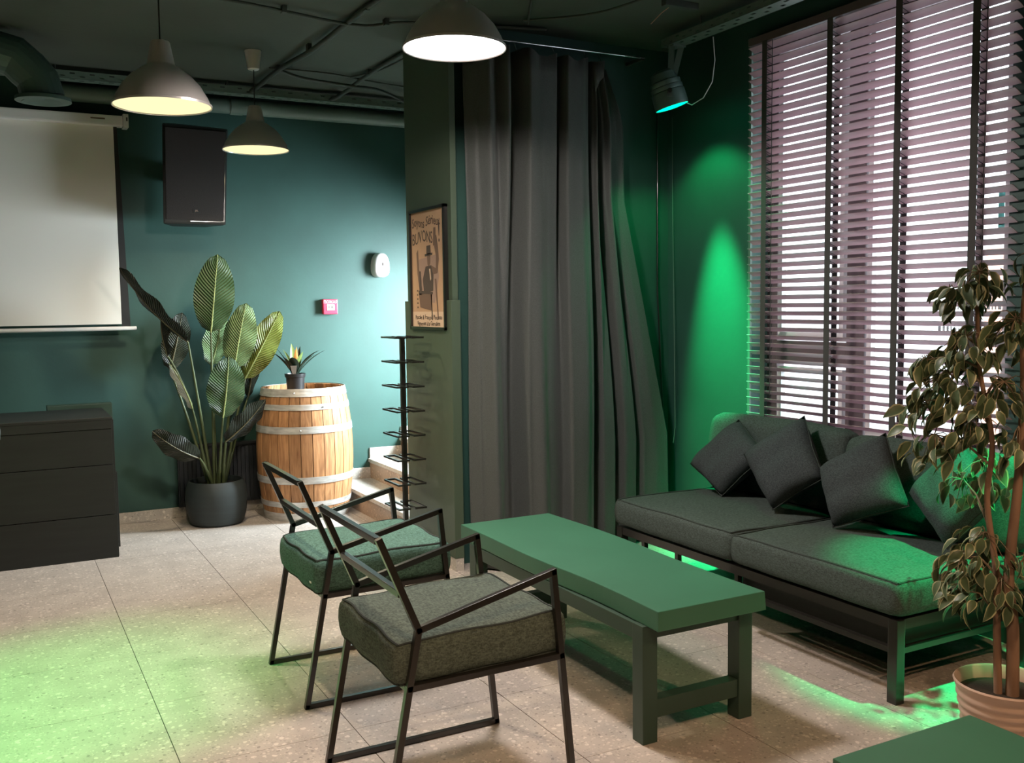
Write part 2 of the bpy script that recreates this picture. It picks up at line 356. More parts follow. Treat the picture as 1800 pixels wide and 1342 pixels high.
def puffbox(mb, c, L, W, H, r=.03, puff=.0, n=14, nz=4, bulge=0, mi=0, R=None, wob=0, seed=1):
    """soft cushion block: rounded edges, domed top, slightly bulging sides"""
    rr = random.Random(seed); ph = [rr.uniform(0, 6) for _ in range(6)]
    def shape(p):
        x, y, z = p
        q = Vector((max(-L/2+r, min(L/2-r, x)), max(-W/2+r, min(W/2-r, y)), max(-H/2+r, min(H/2-r, z))))
        d = Vector(p)-q
        if d.length > 1e-9: q = q + d.normalized()*r
        u, v = 2*x/L, 2*y/W
        if z > -H/2+1e-6:
            q.z += puff*max(0, 1-u*u)*max(0, 1-v*v)*(z/H+.5)
            q.z += wob*(math.sin(5*u+ph[0]+2*v)+math.sin(6*v+ph[1]-u)*.8)*.5*(z/H+.5)
        k = 1-(2*z/H)**2
        q.x += bulge*k*(abs(u)**6)*math.copysign(1, u); q.y += bulge*k*(abs(v)**6)*math.copysign(1, v)
        q.x += wob*.6*math.sin(7*v+ph[2])*abs(u)**4; q.y += wob*.6*math.sin(7*u+ph[3])*abs(v)**4
        if R is not None: q = R @ q
        return q + Vector(c)
    def sp(t, s_, nn):   # denser near the ends
        return s_*.5*math.copysign(abs(2*t-1)**.75, 2*t-1)
    for sgn in (-1, 1):
        mb.grid(lambda a, b: shape((sp(a, L, n), sp(b, W, n), sgn*H/2)), n, n, mi)
        mb.grid(lambda a, b: shape((sp(a, L, n), sgn*W/2, sp(b, H, nz))), n, nz+2, mi)
        mb.grid(lambda a, b: shape((sgn*L/2, sp(a, W, n), sp(b, H, nz))), n, nz+2, mi)
    return shape
def weld(me, d=.0006):
    bm = bmesh.new(); bm.from_mesh(me); bmesh.ops.remove_doubles(bm, verts=bm.verts, dist=d); bmesh.ops.recalc_face_normals(bm, faces=bm.faces); bm.to_mesh(me); bm.free()
    me.polygons.foreach_set('use_smooth', [True]*len(me.polygons)); me.update()

def text(name, s_, size, mtl, parent, mw, squeeze=1, jitter=0, seed=3):
    """flat lettering turned into one mesh; mw places its own x/y plane"""
    cu = bpy.data.curves.new(name, 'FONT'); cu.body = s_; cu.size = size; cu.extrude = .0004; cu.align_x = 'CENTER'; cu.align_y = 'CENTER'; cu.resolution_u = 2
    to = bpy.data.objects.new('tmp', cu); COL.objects.link(to)
    bpy.context.view_layer.update()
    me = bpy.data.meshes.new_from_object(to.evaluated_get(bpy.context.evaluated_depsgraph_get()))
    bpy.data.objects.remove(to); bpy.data.curves.remove(cu)
    me.name = name; me.materials.clear(); me.materials.append(mtl)
    rr = random.Random(seed); ph = rr.uniform(0, 6)
    for v in me.vertices:
        x, y = v.co.x*squeeze, v.co.y
        q = x/size; y += jitter*math.sin(2.3*q+ph)*size; x += jitter*.5*math.sin(1.7*q+3*y/size+ph)*size
        p = mw @ Vector((x, y, v.co.z)); v.co = p
    o = bpy.data.objects.new(name, me); COL.objects.link(o); put(o, parent); return o

# ------------------------------------------------------------------ room shell
XW, YB, ZC = 3.90, 7.36, 3.12
YP = 5.12        # wall behind the curtain
XL, YF = -4.2, -2.6
fl = struct(MB().box(XL, XW+.25, YF, YB, -.12, -.002).obj('floor', M['grout']))
T, TY, tx0, ty0 = .6, .6, -.108, 5.680
full = MB().box(.0015, T-.0015, .0008, TY-.0008, -.002, 0).mesh('tile', M['tile'])
for i in range(-7, 13):
    for j in range(-4, 14):
        x0 = tx0+i*T; y0 = ty0-j*TY; x1, y1 = x0+T, y0+TY
        cx0, cx1, cy0, cy1 = max(x0, XL), min(x1, XW if y0 < YP-.3 else 7.0), max(y0, YF), min(y1, YB)
        if cx1-cx0 < .02 or cy1-cy0 < .02: continue
        # leave out tiles wholly under the partition or the stairs, and those the camera never sees
        if x0 > 2.5 and y0 > 5.1: continue
        if x1 < -1.4 or y1 < .9: 
            continue
        if cx1-cx0 > T-.001 and cy1-cy0 > TY-.001:
            o = link_mesh('tile', full); o.location = (x0, y0, 0); o.parent = fl
        else:
            MB().box(cx0+.0015, cx1-.0015, cy0+.0008, cy1-.0008, -.002, 0).obj('tile', M['tile'], fl)
# plain tiled surface behind the camera, outside the view
MB().box(XL, -1.42, YF, YB, -.002, 0).obj('floor_field', M['tile'], fl)
MB().box(-1.40, XW, YF, .45, -.002, 0).obj('floor_field', M['tile'], fl)

struct(MB().box(XL-.2, XW+.25, YF-.2, YB+.2, ZC, ZC+.2).obj('ceiling', M['ceiling']))
struct(MB().box(XL-.2, XW+.25, YB, YB+.2, -.12, ZC).obj('wall_back', M['wall']))
struct(MB().box(XL-.2, XL, YF, YB, -.12, ZC).obj('wall_left', M['wall']))
struct(MB().box(XL-.2, XW+.25, YF-.2, YF, -.12, ZC).obj('wall_front', M['wall']))
WY0, WY1, WZ0, WZ1 = 2.72, 4.33, .74, 3.00
wr = MB(); wr.box(XW, XW+.25, YF, WY0, -.12, ZC); wr.box(XW, XW+.25, WY1, YB, -.12, ZC)
wr.box(XW, XW+.25, WY0, WY1, -.12, WZ0); wr.box(XW, XW+.25, WY0, WY1, WZ1, ZC)
struct(wr.obj('wall_right', M['wall']))
# the partition: a boxed column at its left end, a plain wall behind the curtain
part = struct(MB().box(2.335, XW, YP, 5.66, 0, ZC).obj('wall_partition', M['wall']))
MB().box(2.30, 2.335, 5.00, 5.66, 0, ZC).obj('end_panel', M['column'], part)
struct(MB().box(2.285, 2.342, 4.985, 5.675, .075, 1.555).obj('trim_1', M['column'], bevel=.004))
sk = struct(MB().box(2.288, 2.340, 4.988, 5.672, 0, .074).obj('baseboard_partition', M['skirt']))
# skirting along the back wall, tile by tile
bb = struct(MB().box(-1.2, 2.33, YB-.010, YB-.004, 0, .070).obj('baseboard_back', M['grout']))
x = -1.2
while x < 2.32:
    x1 = min(x+.6, 2.33)
    MB().box(x+.001, x1-.001, YB-.022, YB-.010, .001, .078).obj('tile', M['skirt'], bb); x = x1

# ------------------------------------------------------------------ window with blind
win = struct(MB().box(4.04, 4.10, WY0, WY1, WZ0, WZ0+.06).obj('window_1', M['win_frame']))
fr = MB(); X0, X1 = 4.04, 4.10
fr.box(X0, X1, WY0, WY1, WZ1-.06, WZ1)
for y0, y1 in ((WY0, WY0+.06), (WY1-.06, WY1)): fr.box(X0, X1, y0, y1, WZ0, WZ1)
fr.obj('frame', M['win_frame'], win, bevel=.006)
mu = MB(); mu.box(X0-.01, X1, 3.62, 3.74, WZ0+.06, WZ1-.06); mu.obj('mullion', M['win_frame'], win, bevel=.006)
tr = MB(); tr.box(X0-.005, X1, 3.74, WY1-.06, 1.17, 1.30); tr.obj('transom', M['win_frame'], win, bevel=.006)
sh = MB()
for (y0, y1, z0, z1) in ((3.76, 4.25, 1.32, WZ1-.08), (3.76, 4.25, WZ0+.08, 1.15), (WY0+.08, 3.60, WZ0+.08, WZ1-.08)):
    g = MB()
    for a, b_ in ((y0, y0+.03), (y1-.03, y1)): g.box(X0-.012, X0+.02, a, b_, z0, z1)
    for a, b_ in ((z0, z0+.03), (z1-.03, z1)): g.box(X0-.012, X0+.02, y0+.03, y1-.03, a, b_)
    g.obj('sash', M['win_white'], win)
    MB().box(4.066, 4.072, y0+.03, y1-.03, z0+.03, z1-.03).obj('pane', M['glass'], win)
# film signs on the glass: a teal bracket and rows of worn lettering too faded to read
sg = MB()
for a in ((2.80, 2.895, 1.985, 2.02), (2.865, 2.895, 1.86, 1.985), (2.80, 2.895, 1.84, 1.875)): sg.box(4.0745, 4.0755, *a)
sg.obj('teal_sign', M['sign_teal'], win)
for zrow, ya, yb in ((1.575, 2.83, 2.98), (1.475, 2.83, 3.18), (1.365, 2.83, 3.2), (1.245, 2.83, 3.2)):
    g = MB(); y = ya
    while y < yb:
        wv = rnd.choice((.006, .012, .016)); g.box(4.0745, 4.0755, y, y+wv, zrow, zrow+rnd.choice((.022, .03, .03))); y += wv+.010
    stuff(g.obj('faded_lettering', M['sign_grey'], win))
struct(MB().box(XW-.012, XW+.002, WY1, WY1+.018, WZ0-.05, WZ1+.02).obj('trim_2', M['tray']))
struct(MB().box(XW-.02, 4.02, WY0-.02, WY1+.02, WZ0-.03, WZ0).obj('trim_3', M['win_frame']))

bl = thing('venetian_blind', 'tall wooden slatted blind with dark tapes covering the bright window', 'blind', (3.86, 3.48, WZ1))
by0, by1 = 2.665, 4.30
MB().box(3.835, 3.885, by0, by1, 2.955, 2.998).obj('headrail', M['win_frame'], bl, bevel=.004)
tilt = math.radians(27); pitch = .0447
def slat_mesh():
    g = MB(); prof = []
    for t in (-.025, -.012, 0, .012, .025): prof.append((t, .0025*(1-(t/.025)**2)))
    pts = [(a, h) for a, h in prof] + [(a, h-.0025) for a, h in reversed(prof)]
    ca, sa = math.cos(tilt), math.sin(tilt)
    n = len(pts); vs_ = []
    for y in (-(by1-by0)/2, (by1-by0)/2):
        for a, h in pts: vs_.append((a*ca+h*sa, y, -a*sa+h*ca))
    fs = [tuple(range(n-1, -1, -1)), tuple(range(n, 2*n))] + [(i, (i+1) % n, n+(i+1) % n, n+i) for i in range(n)]
    g.add(vs_, fs); return g.mesh('slat', M['slat'], smooth=40)
slat = slat_mesh(); z = 2.935; nsl = 0; slz = []
while z > .80:
    o = link_mesh('slat', slat, bl); o.matrix_parent_inverse = Matrix(); o.location = (0, (by0+by1)/2-3.48, z-WZ1); slz.append(z); z -= pitch
MB().box(3.835, 3.885, by0, by1, z-.012, z+.012).obj('bottom_rail', M['slat'], bl, bevel=.004)
for ty in (4.165, 3.690, 3.262, 2.850):
    g = MB(); g.box(3.8325, 3.8335, ty-.019, ty+.019, z, 2.96)
    g.obj('ladder_tape', M['tape'], bl)
    g = MB(); g.box(3.8865, 3.8875, ty-.019, ty+.019, z, 2.96)
    for s_ in slz:
        for dy in (-.012, .012): g.bar((3.833, ty+dy, s_+.004), (3.887, ty+dy, s_-.016), .003, .0015)
    g.obj('ladder_tape', M['tape'], bl)
for ty in (4.10, 2.795): MB().tube([(3.829, ty, 2.95), (3.829, ty, 1.0)], .0022, 5).obj('pull_cord', M['tape'], bl)

# outside, seen through the slats
MB_ = MB().box(4.3, 30, -12, 25, -.6, -.5); g_ = struct(MB_.obj('street', M['asphalt']))
fa = thing('apartment_facade', 'pale building across the street seen through the blind', 'building', (12, 9, -.5))
MB().box(12, 12.6, -2, 24, -.5, 7).obj('wall', M['facade'], fa)
MB().box(11.9, 12.0, 7.72, 8.62, -.5, 2.2).obj('salmon_panel', M['facade_pink'], fa)
for k in range(7):
    for q in range(2): 
        wob_ = MB().box(11.94, 12.0, 1+k*3.0, 2.2+k*3.0, 2.6+q*2.2, 4.0+q*2.2).obj('window', M['sign_grey'], fa)

# ------------------------------------------------------------------ stairs behind the partition
st = thing('staircase', 'terrazzo stairs rising right behind the column with the poster', 'stairs', (2.36, 6.5, 0))
for k in range(5):
    xs = 2.36+k*.27; zt = .155*(k+1)
    MB().box(xs, XW-.002, 5.70, YB-.002, zt-.155+(.0 if k == 0 else .0), zt-.03).obj('riser', M['stair_riser'], st)
    MB().box(xs-.012, XW-.002, 5.70, YB-.002, zt-.03, zt).obj('tread', M['stair_tread'], st, bevel=.004)
    MB().box(xs+.0, xs+.27, YB-.016, YB-.002, zt, zt+.085).obj('skirting', M['skirt'], st)

# ------------------------------------------------------------------ ceiling services
def cable(name, pts, r, label, cat, group=None, clips=()):
    # smooth polyline
    P = [Vector(p) for p in pts]; out = []
    for i in range(len(P)-1):
        p0, p1, p2, p3 = P[max(i-1, 0)], P[i], P[i+1], P[min(i+2, len(P)-1)]
        for t in [q/6 for q in range(6)]:
            out.append(.5*((2*p1)+(p2-p0)*t+(2*p0-5*p1+4*p2-p3)*t*t+(3*p1-p0-3*p2+p3)*t**3))
    out.append(P[-1])
    o = MB().tube(out, r, 7).obj(name, M['cable'], smooth=60); tag(o, label, cat, group)
    for c in clips:
        MB().box(c[0]-.012, c[0]+.012, c[1]-.022, c[1]+.022, c[2]-.02, ZC-.001).obj('clip', M['cable'], o)
    return o
zc = ZC-.018
cable('conduit', [(-.6, 5.22, zc), (.5, 5.23, zc), (1.15, 5.19, zc), (1.85, 5.27, zc-.02), (2.14, 5.16, zc), (2.9, 4.95, zc)], .009, 'thin conduit crossing the ceiling from the first lamp towards the column', 'conduit', clips=((1.45, 5.22, zc), (2.02, 5.21, zc)))
cable('cable_bundle', [(1.90, 4.2, zc), (1.84, 4.85, zc), (1.82, 5.29, zc-.01), (1.79, 5.85, zc-.03), (1.76, 6.46, zc-.01), (1.73, 6.95, zc-.03), (1.70, 7.1, zc-.05)], .017, 'thick black cable bundle running over the ceiling to the far lamp cup', 'cable', clips=((1.83, 5.0, zc), (1.785, 5.9, zc-.02), (1.755, 6.5, zc)))
cable('cable_bundle', [(2.36, 5.68, zc), (2.335, 6.31, zc-.01), (2.31, 7.0, zc-.05), (2.26, 7.14, zc-.03)], .015, 'dark cable bundle disappearing behind the top of the column', 'cable', clips=((2.33, 6.35, zc),))
cable('cable', [(2.42, 5.68, zc), (2.37, 6.2, zc-.01), (2.27, 6.55, zc)], .007, 'thin single cable alongside the bundle by the column', 'cable')
cable('cable', [(1.76, 6.5, zc-.01), (1.95, 6.58, zc-.03), (2.28, 6.6, zc-.045), (2.55, 6.72, zc-.03), (2.9, 6.95, zc-.07)], .011, 'sagging cable crossing between the two ceiling bundles', 'cable')
cable('cable', [(1.70, 6.52, zc), (2.1, 6.50, zc), (2.5, 6.62, zc), (3.0, 6.70, zc)], .006, 'thin taut cable above the sagging one', 'cable')
cable('cable', [(2.05, 3.1, zc), (2.3, 3.6, zc), (2.42, 4.2, zc), (2.75, 4.9, zc)], .007, 'thin cable on the ceiling above the white lamp', 'cable')
cable('cable', [(3.25, 3.6, zc), (3.1, 4.1, zc), (2.95, 4.5, zc-.02), (2.7, 4.85, zc)], .007, 'thin cable curving over the ceiling near the window tray', 'cable')

def tray(name, p0, L, width, height, along, label):
    """perforated sheet steel channel, slots cut through bottom and web"""
    t = thing(name, label, 'cable tray', p0)
    g = MB(); q = .06; n = int(L/q)
    def strip(f, w_):       # f(s, t) -> point ; slots in two rows
        rows = [0, .22, .40, .60, .78, 1]
        for i in range(n):
            s0 = i*q; cuts = [s0, s0+q*.25, s0+q*.75, s0+q]
            for a in range(3):
                for b_ in range(5):
                    if a == 1 and b_ in ((1,) if i % 2 else (3,)): continue
                    g.add([f(cuts[a], rows[b_]*w_), f(cuts[a+1], rows[b_]*w_), f(cuts[a+1], rows[b_+1]*w_), f(cuts[a], rows[b_+1]*w_)], [(0, 1, 2, 3)])
    P = Vector(p0); A = Vector(along); S = A.cross(Vector((0, 0, 1))).normalized()
    strip(lambda s_, t_: P + A*s_ + S*t_, width)
    strip(lambda s_, t_: P + A*s_ + Vector((0, 0, t_)), height)
    strip(lambda s_, t_: P + A*s_ + S*width + Vector((0, 0, t_)), height)
    o = g.obj('channel', M['tray'], t, fix=False)
    md = o.modifiers.new('s', 'SOLIDIFY'); md.thickness = .002
    h = MB()
    for k in range(max(2, int(L/1.1))):
        c = P + A*(.35+k*1.1) + S*width/2
        for s_ in (-.4, .4): 
            e = c + S*width*s_; h.tube([e, (e.x, e.y, ZC)], .004, 5)
    h.obj('hanger_rods', M['cable'], t)
    return t
tray('cable_tray', (-3.2, 7.16, 3.035), 6.5, .10, .05, (1, 0, 0), 'long perforated metal tray under the ceiling along the back wall')
tray('cable_tray', (3.66, 4.74, 3.025), 5.5, .10, .045, (0, -1, 0), 'perforated metal tray above the window carrying the green lamp')
pipe = MB().tube([(.35, 7.27, 2.985), (3.88, 7.27, 2.985)], .058, 16); pp = pipe.obj('ventilation_pipe', M['tray'], smooth=50)
tag(pp, 'round green painted pipe under the back wall cable tray', 'pipe')
MB().tube([(1.60, 7.27, 2.985), (1.69, 7.27, 2.985)], .063, 16).obj('coupling', M['tray'], pp, smooth=50)

du = thing('ventilation_duct', 'fat round elbow duct hanging from the ceiling above the screen', 'duct', (.331, 6.3, 2.75))
pts = [(-2.2, 6.3, 2.975), (.10, 6.3, 2.985), (.19, 6.3, 2.965), (.255, 6.3, 2.905), (.305, 6.3, 2.85), (.331, 6.3, 2.745)]
MB().tube(pts, .118, 22).obj('duct_body', M['duct'], du, smooth=12)
MB().lathe([(.118, .02), (.148, .012), (.150, -.008), (.118, -.014), (.10, -.01), (.06, .012), (0, .012)], 28, (.331, 6.3, 2.735)).obj('flange', M['duct'], du, smooth=40)
for xx in (-1.4, -.3): MB().box(xx-.01, xx+.01, 6.175, 6.425, 2.98, ZC).obj('strap', M['cable'], du)

# ------------------------------------------------------------------ pendants
def pendant(x, y, zr, s_, white, label, drop=0):
    t = thing('pendant_lamp', label, 'lamp', (x, y, zr), 'aluminium pendant lamps')
    R = .2*s_
    pr_ = [(R*1.0, 0), (R*.985, .012*s_), (R*.93, .04*s_), (R*.80, .085*s_), (R*.62, .125*s_), (R*.42, .155*s_), (R*.30, .170*s_), (R*.285, .175*s_), (R*.27, .19*s_), (R*.20, .265*s_), (R*.185, .27*s_), (.004, .272*s_)]
    g = MB(); g.lathe(pr_, 48, (x, y, zr)); g.lathe([(R*1.0, 0), (R*1.02, -.002), (R*1.02, .008*s_), (R*.99, .01*s_)], 48, (x, y, zr))
    g.obj('shade', M['alu'], t, smooth=28)
    g = MB(); g.lathe([(R*.985, .003*s_), (R*.6, .006*s_), (0, .007*s_)], 48, (x, y, zr))
    g.obj('diffuser', M['diff_white' if white else 'diff_warm'], t, smooth=60)
    MB().tube([(x, y, zr+.27*s_), (x, y, ZC-.10)], .0035, 6).obj('cord', M['steel_black'], t)
    g = MB(); g.lathe([(.001, -.118), (.030, -.118), (.036, -.112), (.052, -.004), (.050, 0), (.001, 0)], 28, (x, y, ZC-drop))
    if drop: g.lathe([(.012, -drop), (.012, 0)], 12, (x, y, ZC))
    g.obj('ceiling_cup', M['alu'], t, smooth=30)
    return t
pendant(.712, 4.55, 2.413, 1.03, False, 'nearer warm metal pendant lamp left, hanging before the dark loudspeaker', .06)
pendant(1.519, 6.20, 2.511, 1.0, False, 'farthest and smallest looking warm metal pendant lamp, right of the loudspeaker')
pendant(1.708, 3.65, 2.561, 1.03, True, 'largest looking metal pendant lamp glowing white before the column top')

# ------------------------------------------------------------------ projection screen, loudspeaker, wall devices
ps = thing('projection_screen', 'white pull-down projection screen with black border on the back wall', 'screen', (-.35, 7.25, 2.84))
c = MB(); c.box(-1.6, .865, 7.20, 7.30, 2.775, 2.845); c.obj('case', M['white_plastic'], ps, bevel=.012)
MB().box(.865, .90, 7.195, 7.305, 2.768, 2.858).obj('end_cap', M['white_plastic'], ps, bevel=.004)
MB().box(.885, .893, 7.193, 7.1955, 2.81, 2.835).obj('end_slot', M['screen_black'], ps)
MB().box(.66, .75, 7.1985, 7.1995, 2.812, 2.822).obj('faded_marking', M['ink_mid'], ps)
MB().box(-1.5, .805, 7.248, 7.250, 1.425, 2.775).obj('screen_fabric', M['screen'], ps)
g = MB(); g.poly([(.805, 7.2495, 1.405), (.862, 7.2495, 1.405), (.828, 7.2495, 2.775), (.805, 7.2495, 2.775)], (0, -.0012, 0)); g.obj('black_border', M['screen_black'], ps)
MB().tube([(-1.55, 7.249, 1.395), (.90, 7.249, 1.395)], .014, 12).obj('bottom_rod', M['white_plastic'], ps, smooth=50)
MB().box(-1.3, -1.2, 7.28, YB-.003, 2.79, 2.83).obj('bracket', M['white_plastic'], ps); MB().box(.6, .7, 7.28, YB-.003, 2.79, 2.83).obj('bracket', M['white_plastic'], ps)

sp = thing('loudspeaker', 'large dark brown loudspeaker hung high on the back wall', 'speaker', (1.29, 7.02, 2.1))
g = MB()
def spk(y, in_, up_): return [(1.068+in_, y, 2.105), (1.488-in_, y, 2.105), (1.525-in_, y, 2.77+up_), (1.085+in_, y, 2.78+up_)]
f0 = spk(7.00, 0, 0); f1 = spk(7.22, .09, .045)
g.add(f0+f1, [(0, 1, 2, 3), (7, 6, 5, 4), (0, 4, 5, 1), (1, 5, 6, 2), (2, 6, 7, 3), (3, 7, 4, 0)]); g.obj('cabinet', M['black'], sp, bevel=.012)
g = MB(); g.poly([(1.088, 6.992, 2.135), (1.474, 6.992, 2.135), (1.506, 6.992, 2.75), (1.103, 6.992, 2.755)], (0, .010, 0)); g.obj('grille', M['blacker'], sp, bevel=.003)
MB().box(1.268, 1.314, 6.9895, 6.992, 2.185, 2.212).obj('badge', M['screen_black'], sp)
text('badge_lettering', 'JBL', .018, M['ink_mauve'], sp, Matrix(((1, 0, 0, 1.291), (0, 0, 1, 6.989), (0, 1, 0, 2.198), (0, 0, 0, 1))))
g = MB(); g.bar((1.506, 6.994, 2.75), (1.474, 6.994, 2.13), .004, .004); g.bar((1.474, 6.994, 2.128), (1.25, 6.994, 2.126), .003, .003); g.obj('edge_trim', M['chrome'], sp)
MB().box(1.24, 1.34, 7.2, YB, 2.40, 2.5).obj('bracket', M['steel_black'], sp)

ds = thing('air_freshener', 'white oval air freshener dispenser on the teal wall', 'dispenser', (2.745, 7.36, 1.755))
def egg(s_, y0): # outline, wider at the bottom
    return [(2.745+s_*.066*math.copysign(abs(math.sin(a))**.72, math.sin(a))*(1-.14*math.cos(a)), y0, 1.85+s_*.096*math.copysign(abs(math.cos(a))**.8, math.cos(a))) for a in [2*PI*i/28 for i in range(28)]]
g = MB()
rings = [egg(1, YB), egg(1, YB-.05), egg(.97, YB-.075), egg(.85, YB-.088), egg(.5, YB-.094)]
g.add([v for r_ in rings for v in r_], [(i*28+j, i*28+(j+1) % 28, (i+1)*28+(j+1) % 28, (i+1)*28+j) for i in range(4) for j in range(28)]+[tuple(4*28+j for j in range(28))])
g.obj('shell', M['white_plastic'], ds, smooth=45)
g = MB(); g.box(2.738, 2.752, YB-.096, YB-.090, 1.845, 1.868); g.obj('nozzle', M['ink'], ds)
g = MB(); g.box(2.730, 2.760, YB-.091, YB-.088, 1.898, 1.902); g.box(2.741, 2.749, YB-.096, YB-.091, 1.81, 1.817); g.box(2.742, 2.748, YB-.093, YB-.09, 1.785, 1.80); g.obj('print_marks', M['ink_mid'], ds)

al = thing('fire_alarm_button', 'small red square fire alarm call point on the teal wall', 'alarm', (2.326, 7.36, 1.47))
MB().box(2.270, 2.384, YB-.05, YB-.001, 1.470, 1.585).obj('case', M['red'], al, bevel=.006)
MB().box(2.297, 2.357, YB-.054, YB-.049, 1.500, 1.545).obj('push_plate', M['white_print'], al, bevel=.002)
g = MB(); g.box(2.311, 2.317, YB-.0565, YB-.054, 1.517, 1.53); g.box(2.331, 2.341, YB-.0565, YB-.054, 1.515, 1.533); g.obj('push_marks', M['ink'], al)
text('lettering', 'ПОЖАР', .030, M['white_print'], al, Matrix(((1, 0, 0, 2.327), (0, 0, 1, YB-.0515), (0, 1, 0, 1.562), (0, 0, 0, 1))))

ra = thing('radiator', 'black panel radiator low on the wall behind the big plant', 'radiator', (1.45, 7.3, .08))
g = MB(); g.box(1.145, 1.74, 7.285, 7.325, .085, .52); g.obj('panel', M['radiator'], ra)
for k in range(20):
    xx = 1.155+k*.0295; MB().box(xx, xx+.018, 7.270, 7.285, .11, .50).obj('flute', M['radiator'], ra)
MB().box(1.145, 1.74, 7.268, 7.33, .52, .535).obj('top_grille', M['radiator'], ra)
MB().box(1.3, 1.34, 7.32, YB, .3, .34).obj('bracket', M['radiator'], ra); MB().box(1.62, 1.66, 7.32, YB, .3, .34).obj('bracket', M['radiator'], ra)

# ------------------------------------------------------------------ black wooden counter at left
bx = thing('wooden_counter', 'low black painted plank counter under the projection screen', 'counter', (-.3, 6.7, 0))
MB().box(-1.5, .62, 6.385, 6.98, .02, .855).obj('carcass', M['black'], bx)
for z0, z1, dx in ((.0, .268, 0), (.272, .578, -.008), (.582, .80, -.012)):
    MB().box(-1.52, .632+dx, 6.362, 6.385, z0, z1).obj('front_plank', M['black'], bx, bevel=.002)
MB().box(-1.52, .622, 6.355, 6.385, .802, .855).obj('top_trim', M['black'], bx, bevel=.002)
MB().box(-1.53, .628, 6.352, 7.0, .855, .873).obj('top_board', M['black'], bx, bevel=.003)
MB().box(.62, .636, 6.385, 6.98, .0, .855).obj('side_board', M['black'], bx, bevel=.002)
MB().box(.636, .662, 6.55, 6.90, .02, .50).obj('side_batten', M['black'], bx, bevel=.002)
tag(MB().box(.30, .70, 7.06, 7.16, .0, .895).obj('backing_board', M['bench_leg'], bevel=.003), 'dull green board standing between counter and back wall', 'board')
o = cable('power_cable', [(-.4, 6.6, .879), (-.03, 6.5, .879), (.0, 6.36, .882), (.015, 6.345, .84), (.012, 6.347, .78)], .006, 'black cable hanging over the left end of the counter', 'cable')

# ------------------------------------------------------------------ wine barrel with small potted plant
BX, BY = 2.005, 7.005
ba = thing('wine_barrel', 'oak wine barrel with galvanised hoops beside the big plant', 'barrel', (BX, BY, 0))
Hb = .945
def br(z): u = 2*z/Hb-1; return .298+.052*(1-u*u)
NS = 26
for k in range(NS):
    a0 = 2*PI*k/NS; wv = 2*PI/NS; g = MB(); jit = rnd.uniform(-.0015, .0015)
    def sv(i, j, rr_): 
        z_ = Hb*i; a = a0+wv*(.03+.94*j); r_ = br(z_)+jit-rr_; return (BX+r_*math.cos(a), BY+r_*math.sin(a), z_)
    g.grid(lambda i, j: sv(i, j, 0), 12, 2); n1 = len(g.v)
    g.grid(lambda i, j: sv(i, j, .024), 12, 2)
    for i in range(12):
        for j in (0, 2):
            a_, b_ = i*3+j, (i+1)*3+j; g.f.append((a_, b_, b_+n1, a_+n1)); g.mi.append(0)
    for i in (0, 12):
        for j in range(2): g.f.append((i*3+j, i*3+j+1, i*3+j+1+n1, i*3+j+n1)); g.mi.append(0)
    g.obj('stave', M['stave'], ba, smooth=30)
for z0, z1 in ((.0, .062), (.105, .145), (.275, .325), (.635, .685), (.800, .840), (.895, .950)):
    g = MB(); g.lathe([(br(z0)+.001, z0), (br(z0)+.0045, z0), (br((z0+z1)/2)+.0050, (z0+z1)/2), (br(z1)+.0045, z1), (br(z1)+.001, z1)], 56, (BX, BY, 0)); g.obj('hoop', M['hoop'], ba, smooth=30)
    a = rnd.uniform(4.2, 5.2); rz = br((z0+z1)/2)+.006
    MB().lathe([(.008, -.003), (.008, .003), (.0, .004)], 8, (BX+rz*math.cos(a), BY+rz*math.sin(a), (z0+z1)/2)).obj('rivet', M['hoop'], ba)
hd = MB()
for k in range(6):
    y0 = -.272+k*.0907; y1 = y0+.089
    ys = [y0, (y0+y1)/2, y1]; 
    pts = [(BX+math.sqrt(max(0, .272**2-y*y)), BY+y, .885) for y in ys]+[(BX-math.sqrt(max(0, .272**2-y*y)), BY+y, .885) for y in reversed(ys)]
    MB().poly(pts, (0, 0, .022)).obj('head_board', M['barrel_head'], ba)

AX, AY, AZ = 1.955, 7.03, .908
ag = thing('small_potted_plant', 'small spiky plant in a black plastic pot standing on the barrel', 'plant', (AX, AY, AZ))
MB().lathe([(.0, 0), (.058, 0), (.062, .004), (.068, .105), (.072, .106), (.075, .109), (.077, .133), (.071, .134), (.067, .115), (.0, .112)], 32, (AX, AY, AZ)).obj('pot', M['pot_black'], ag, smooth=30)
MB().disc(.067, .117, 24, (AX, AY, AZ)).obj('soil', M['soil'], ag)
def strap(base, ang, length, lean, wd, curl, mtl, parent):
    g = MB(); d = Vector((math.cos(ang), math.sin(ang), 0)); sd = Vector((-math.sin(ang), math.cos(ang), 0)); n = 9
    pth = []; p = Vector(base); th = lean
    for i in range(n+1):
        pth.append((p.copy(), th)); p = p + (d*math.sin(th)+Vector((0, 0, 1))*math.cos(th))*length/n; th += curl/n
    def fn(u, v):
        i = min(n, int(round(u*n))); q, th_ = pth[i]; ww = wd*(.55+1.6*u*(1-u)+.25*u)*(1-u**4)+.0006
        nrm = d*(-math.cos(th_))+Vector((0, 0, 1))*math.sin(th_); s_ = (v-.5)*2
        return q + sd*s_*ww/2 + nrm*abs(s_)*ww*.18
    g.grid(fn, n, 4, uv=lambda u, v: ((v-.5)*2, u)); return g.obj('leaf', mtl, parent, smooth=60, fix=False)
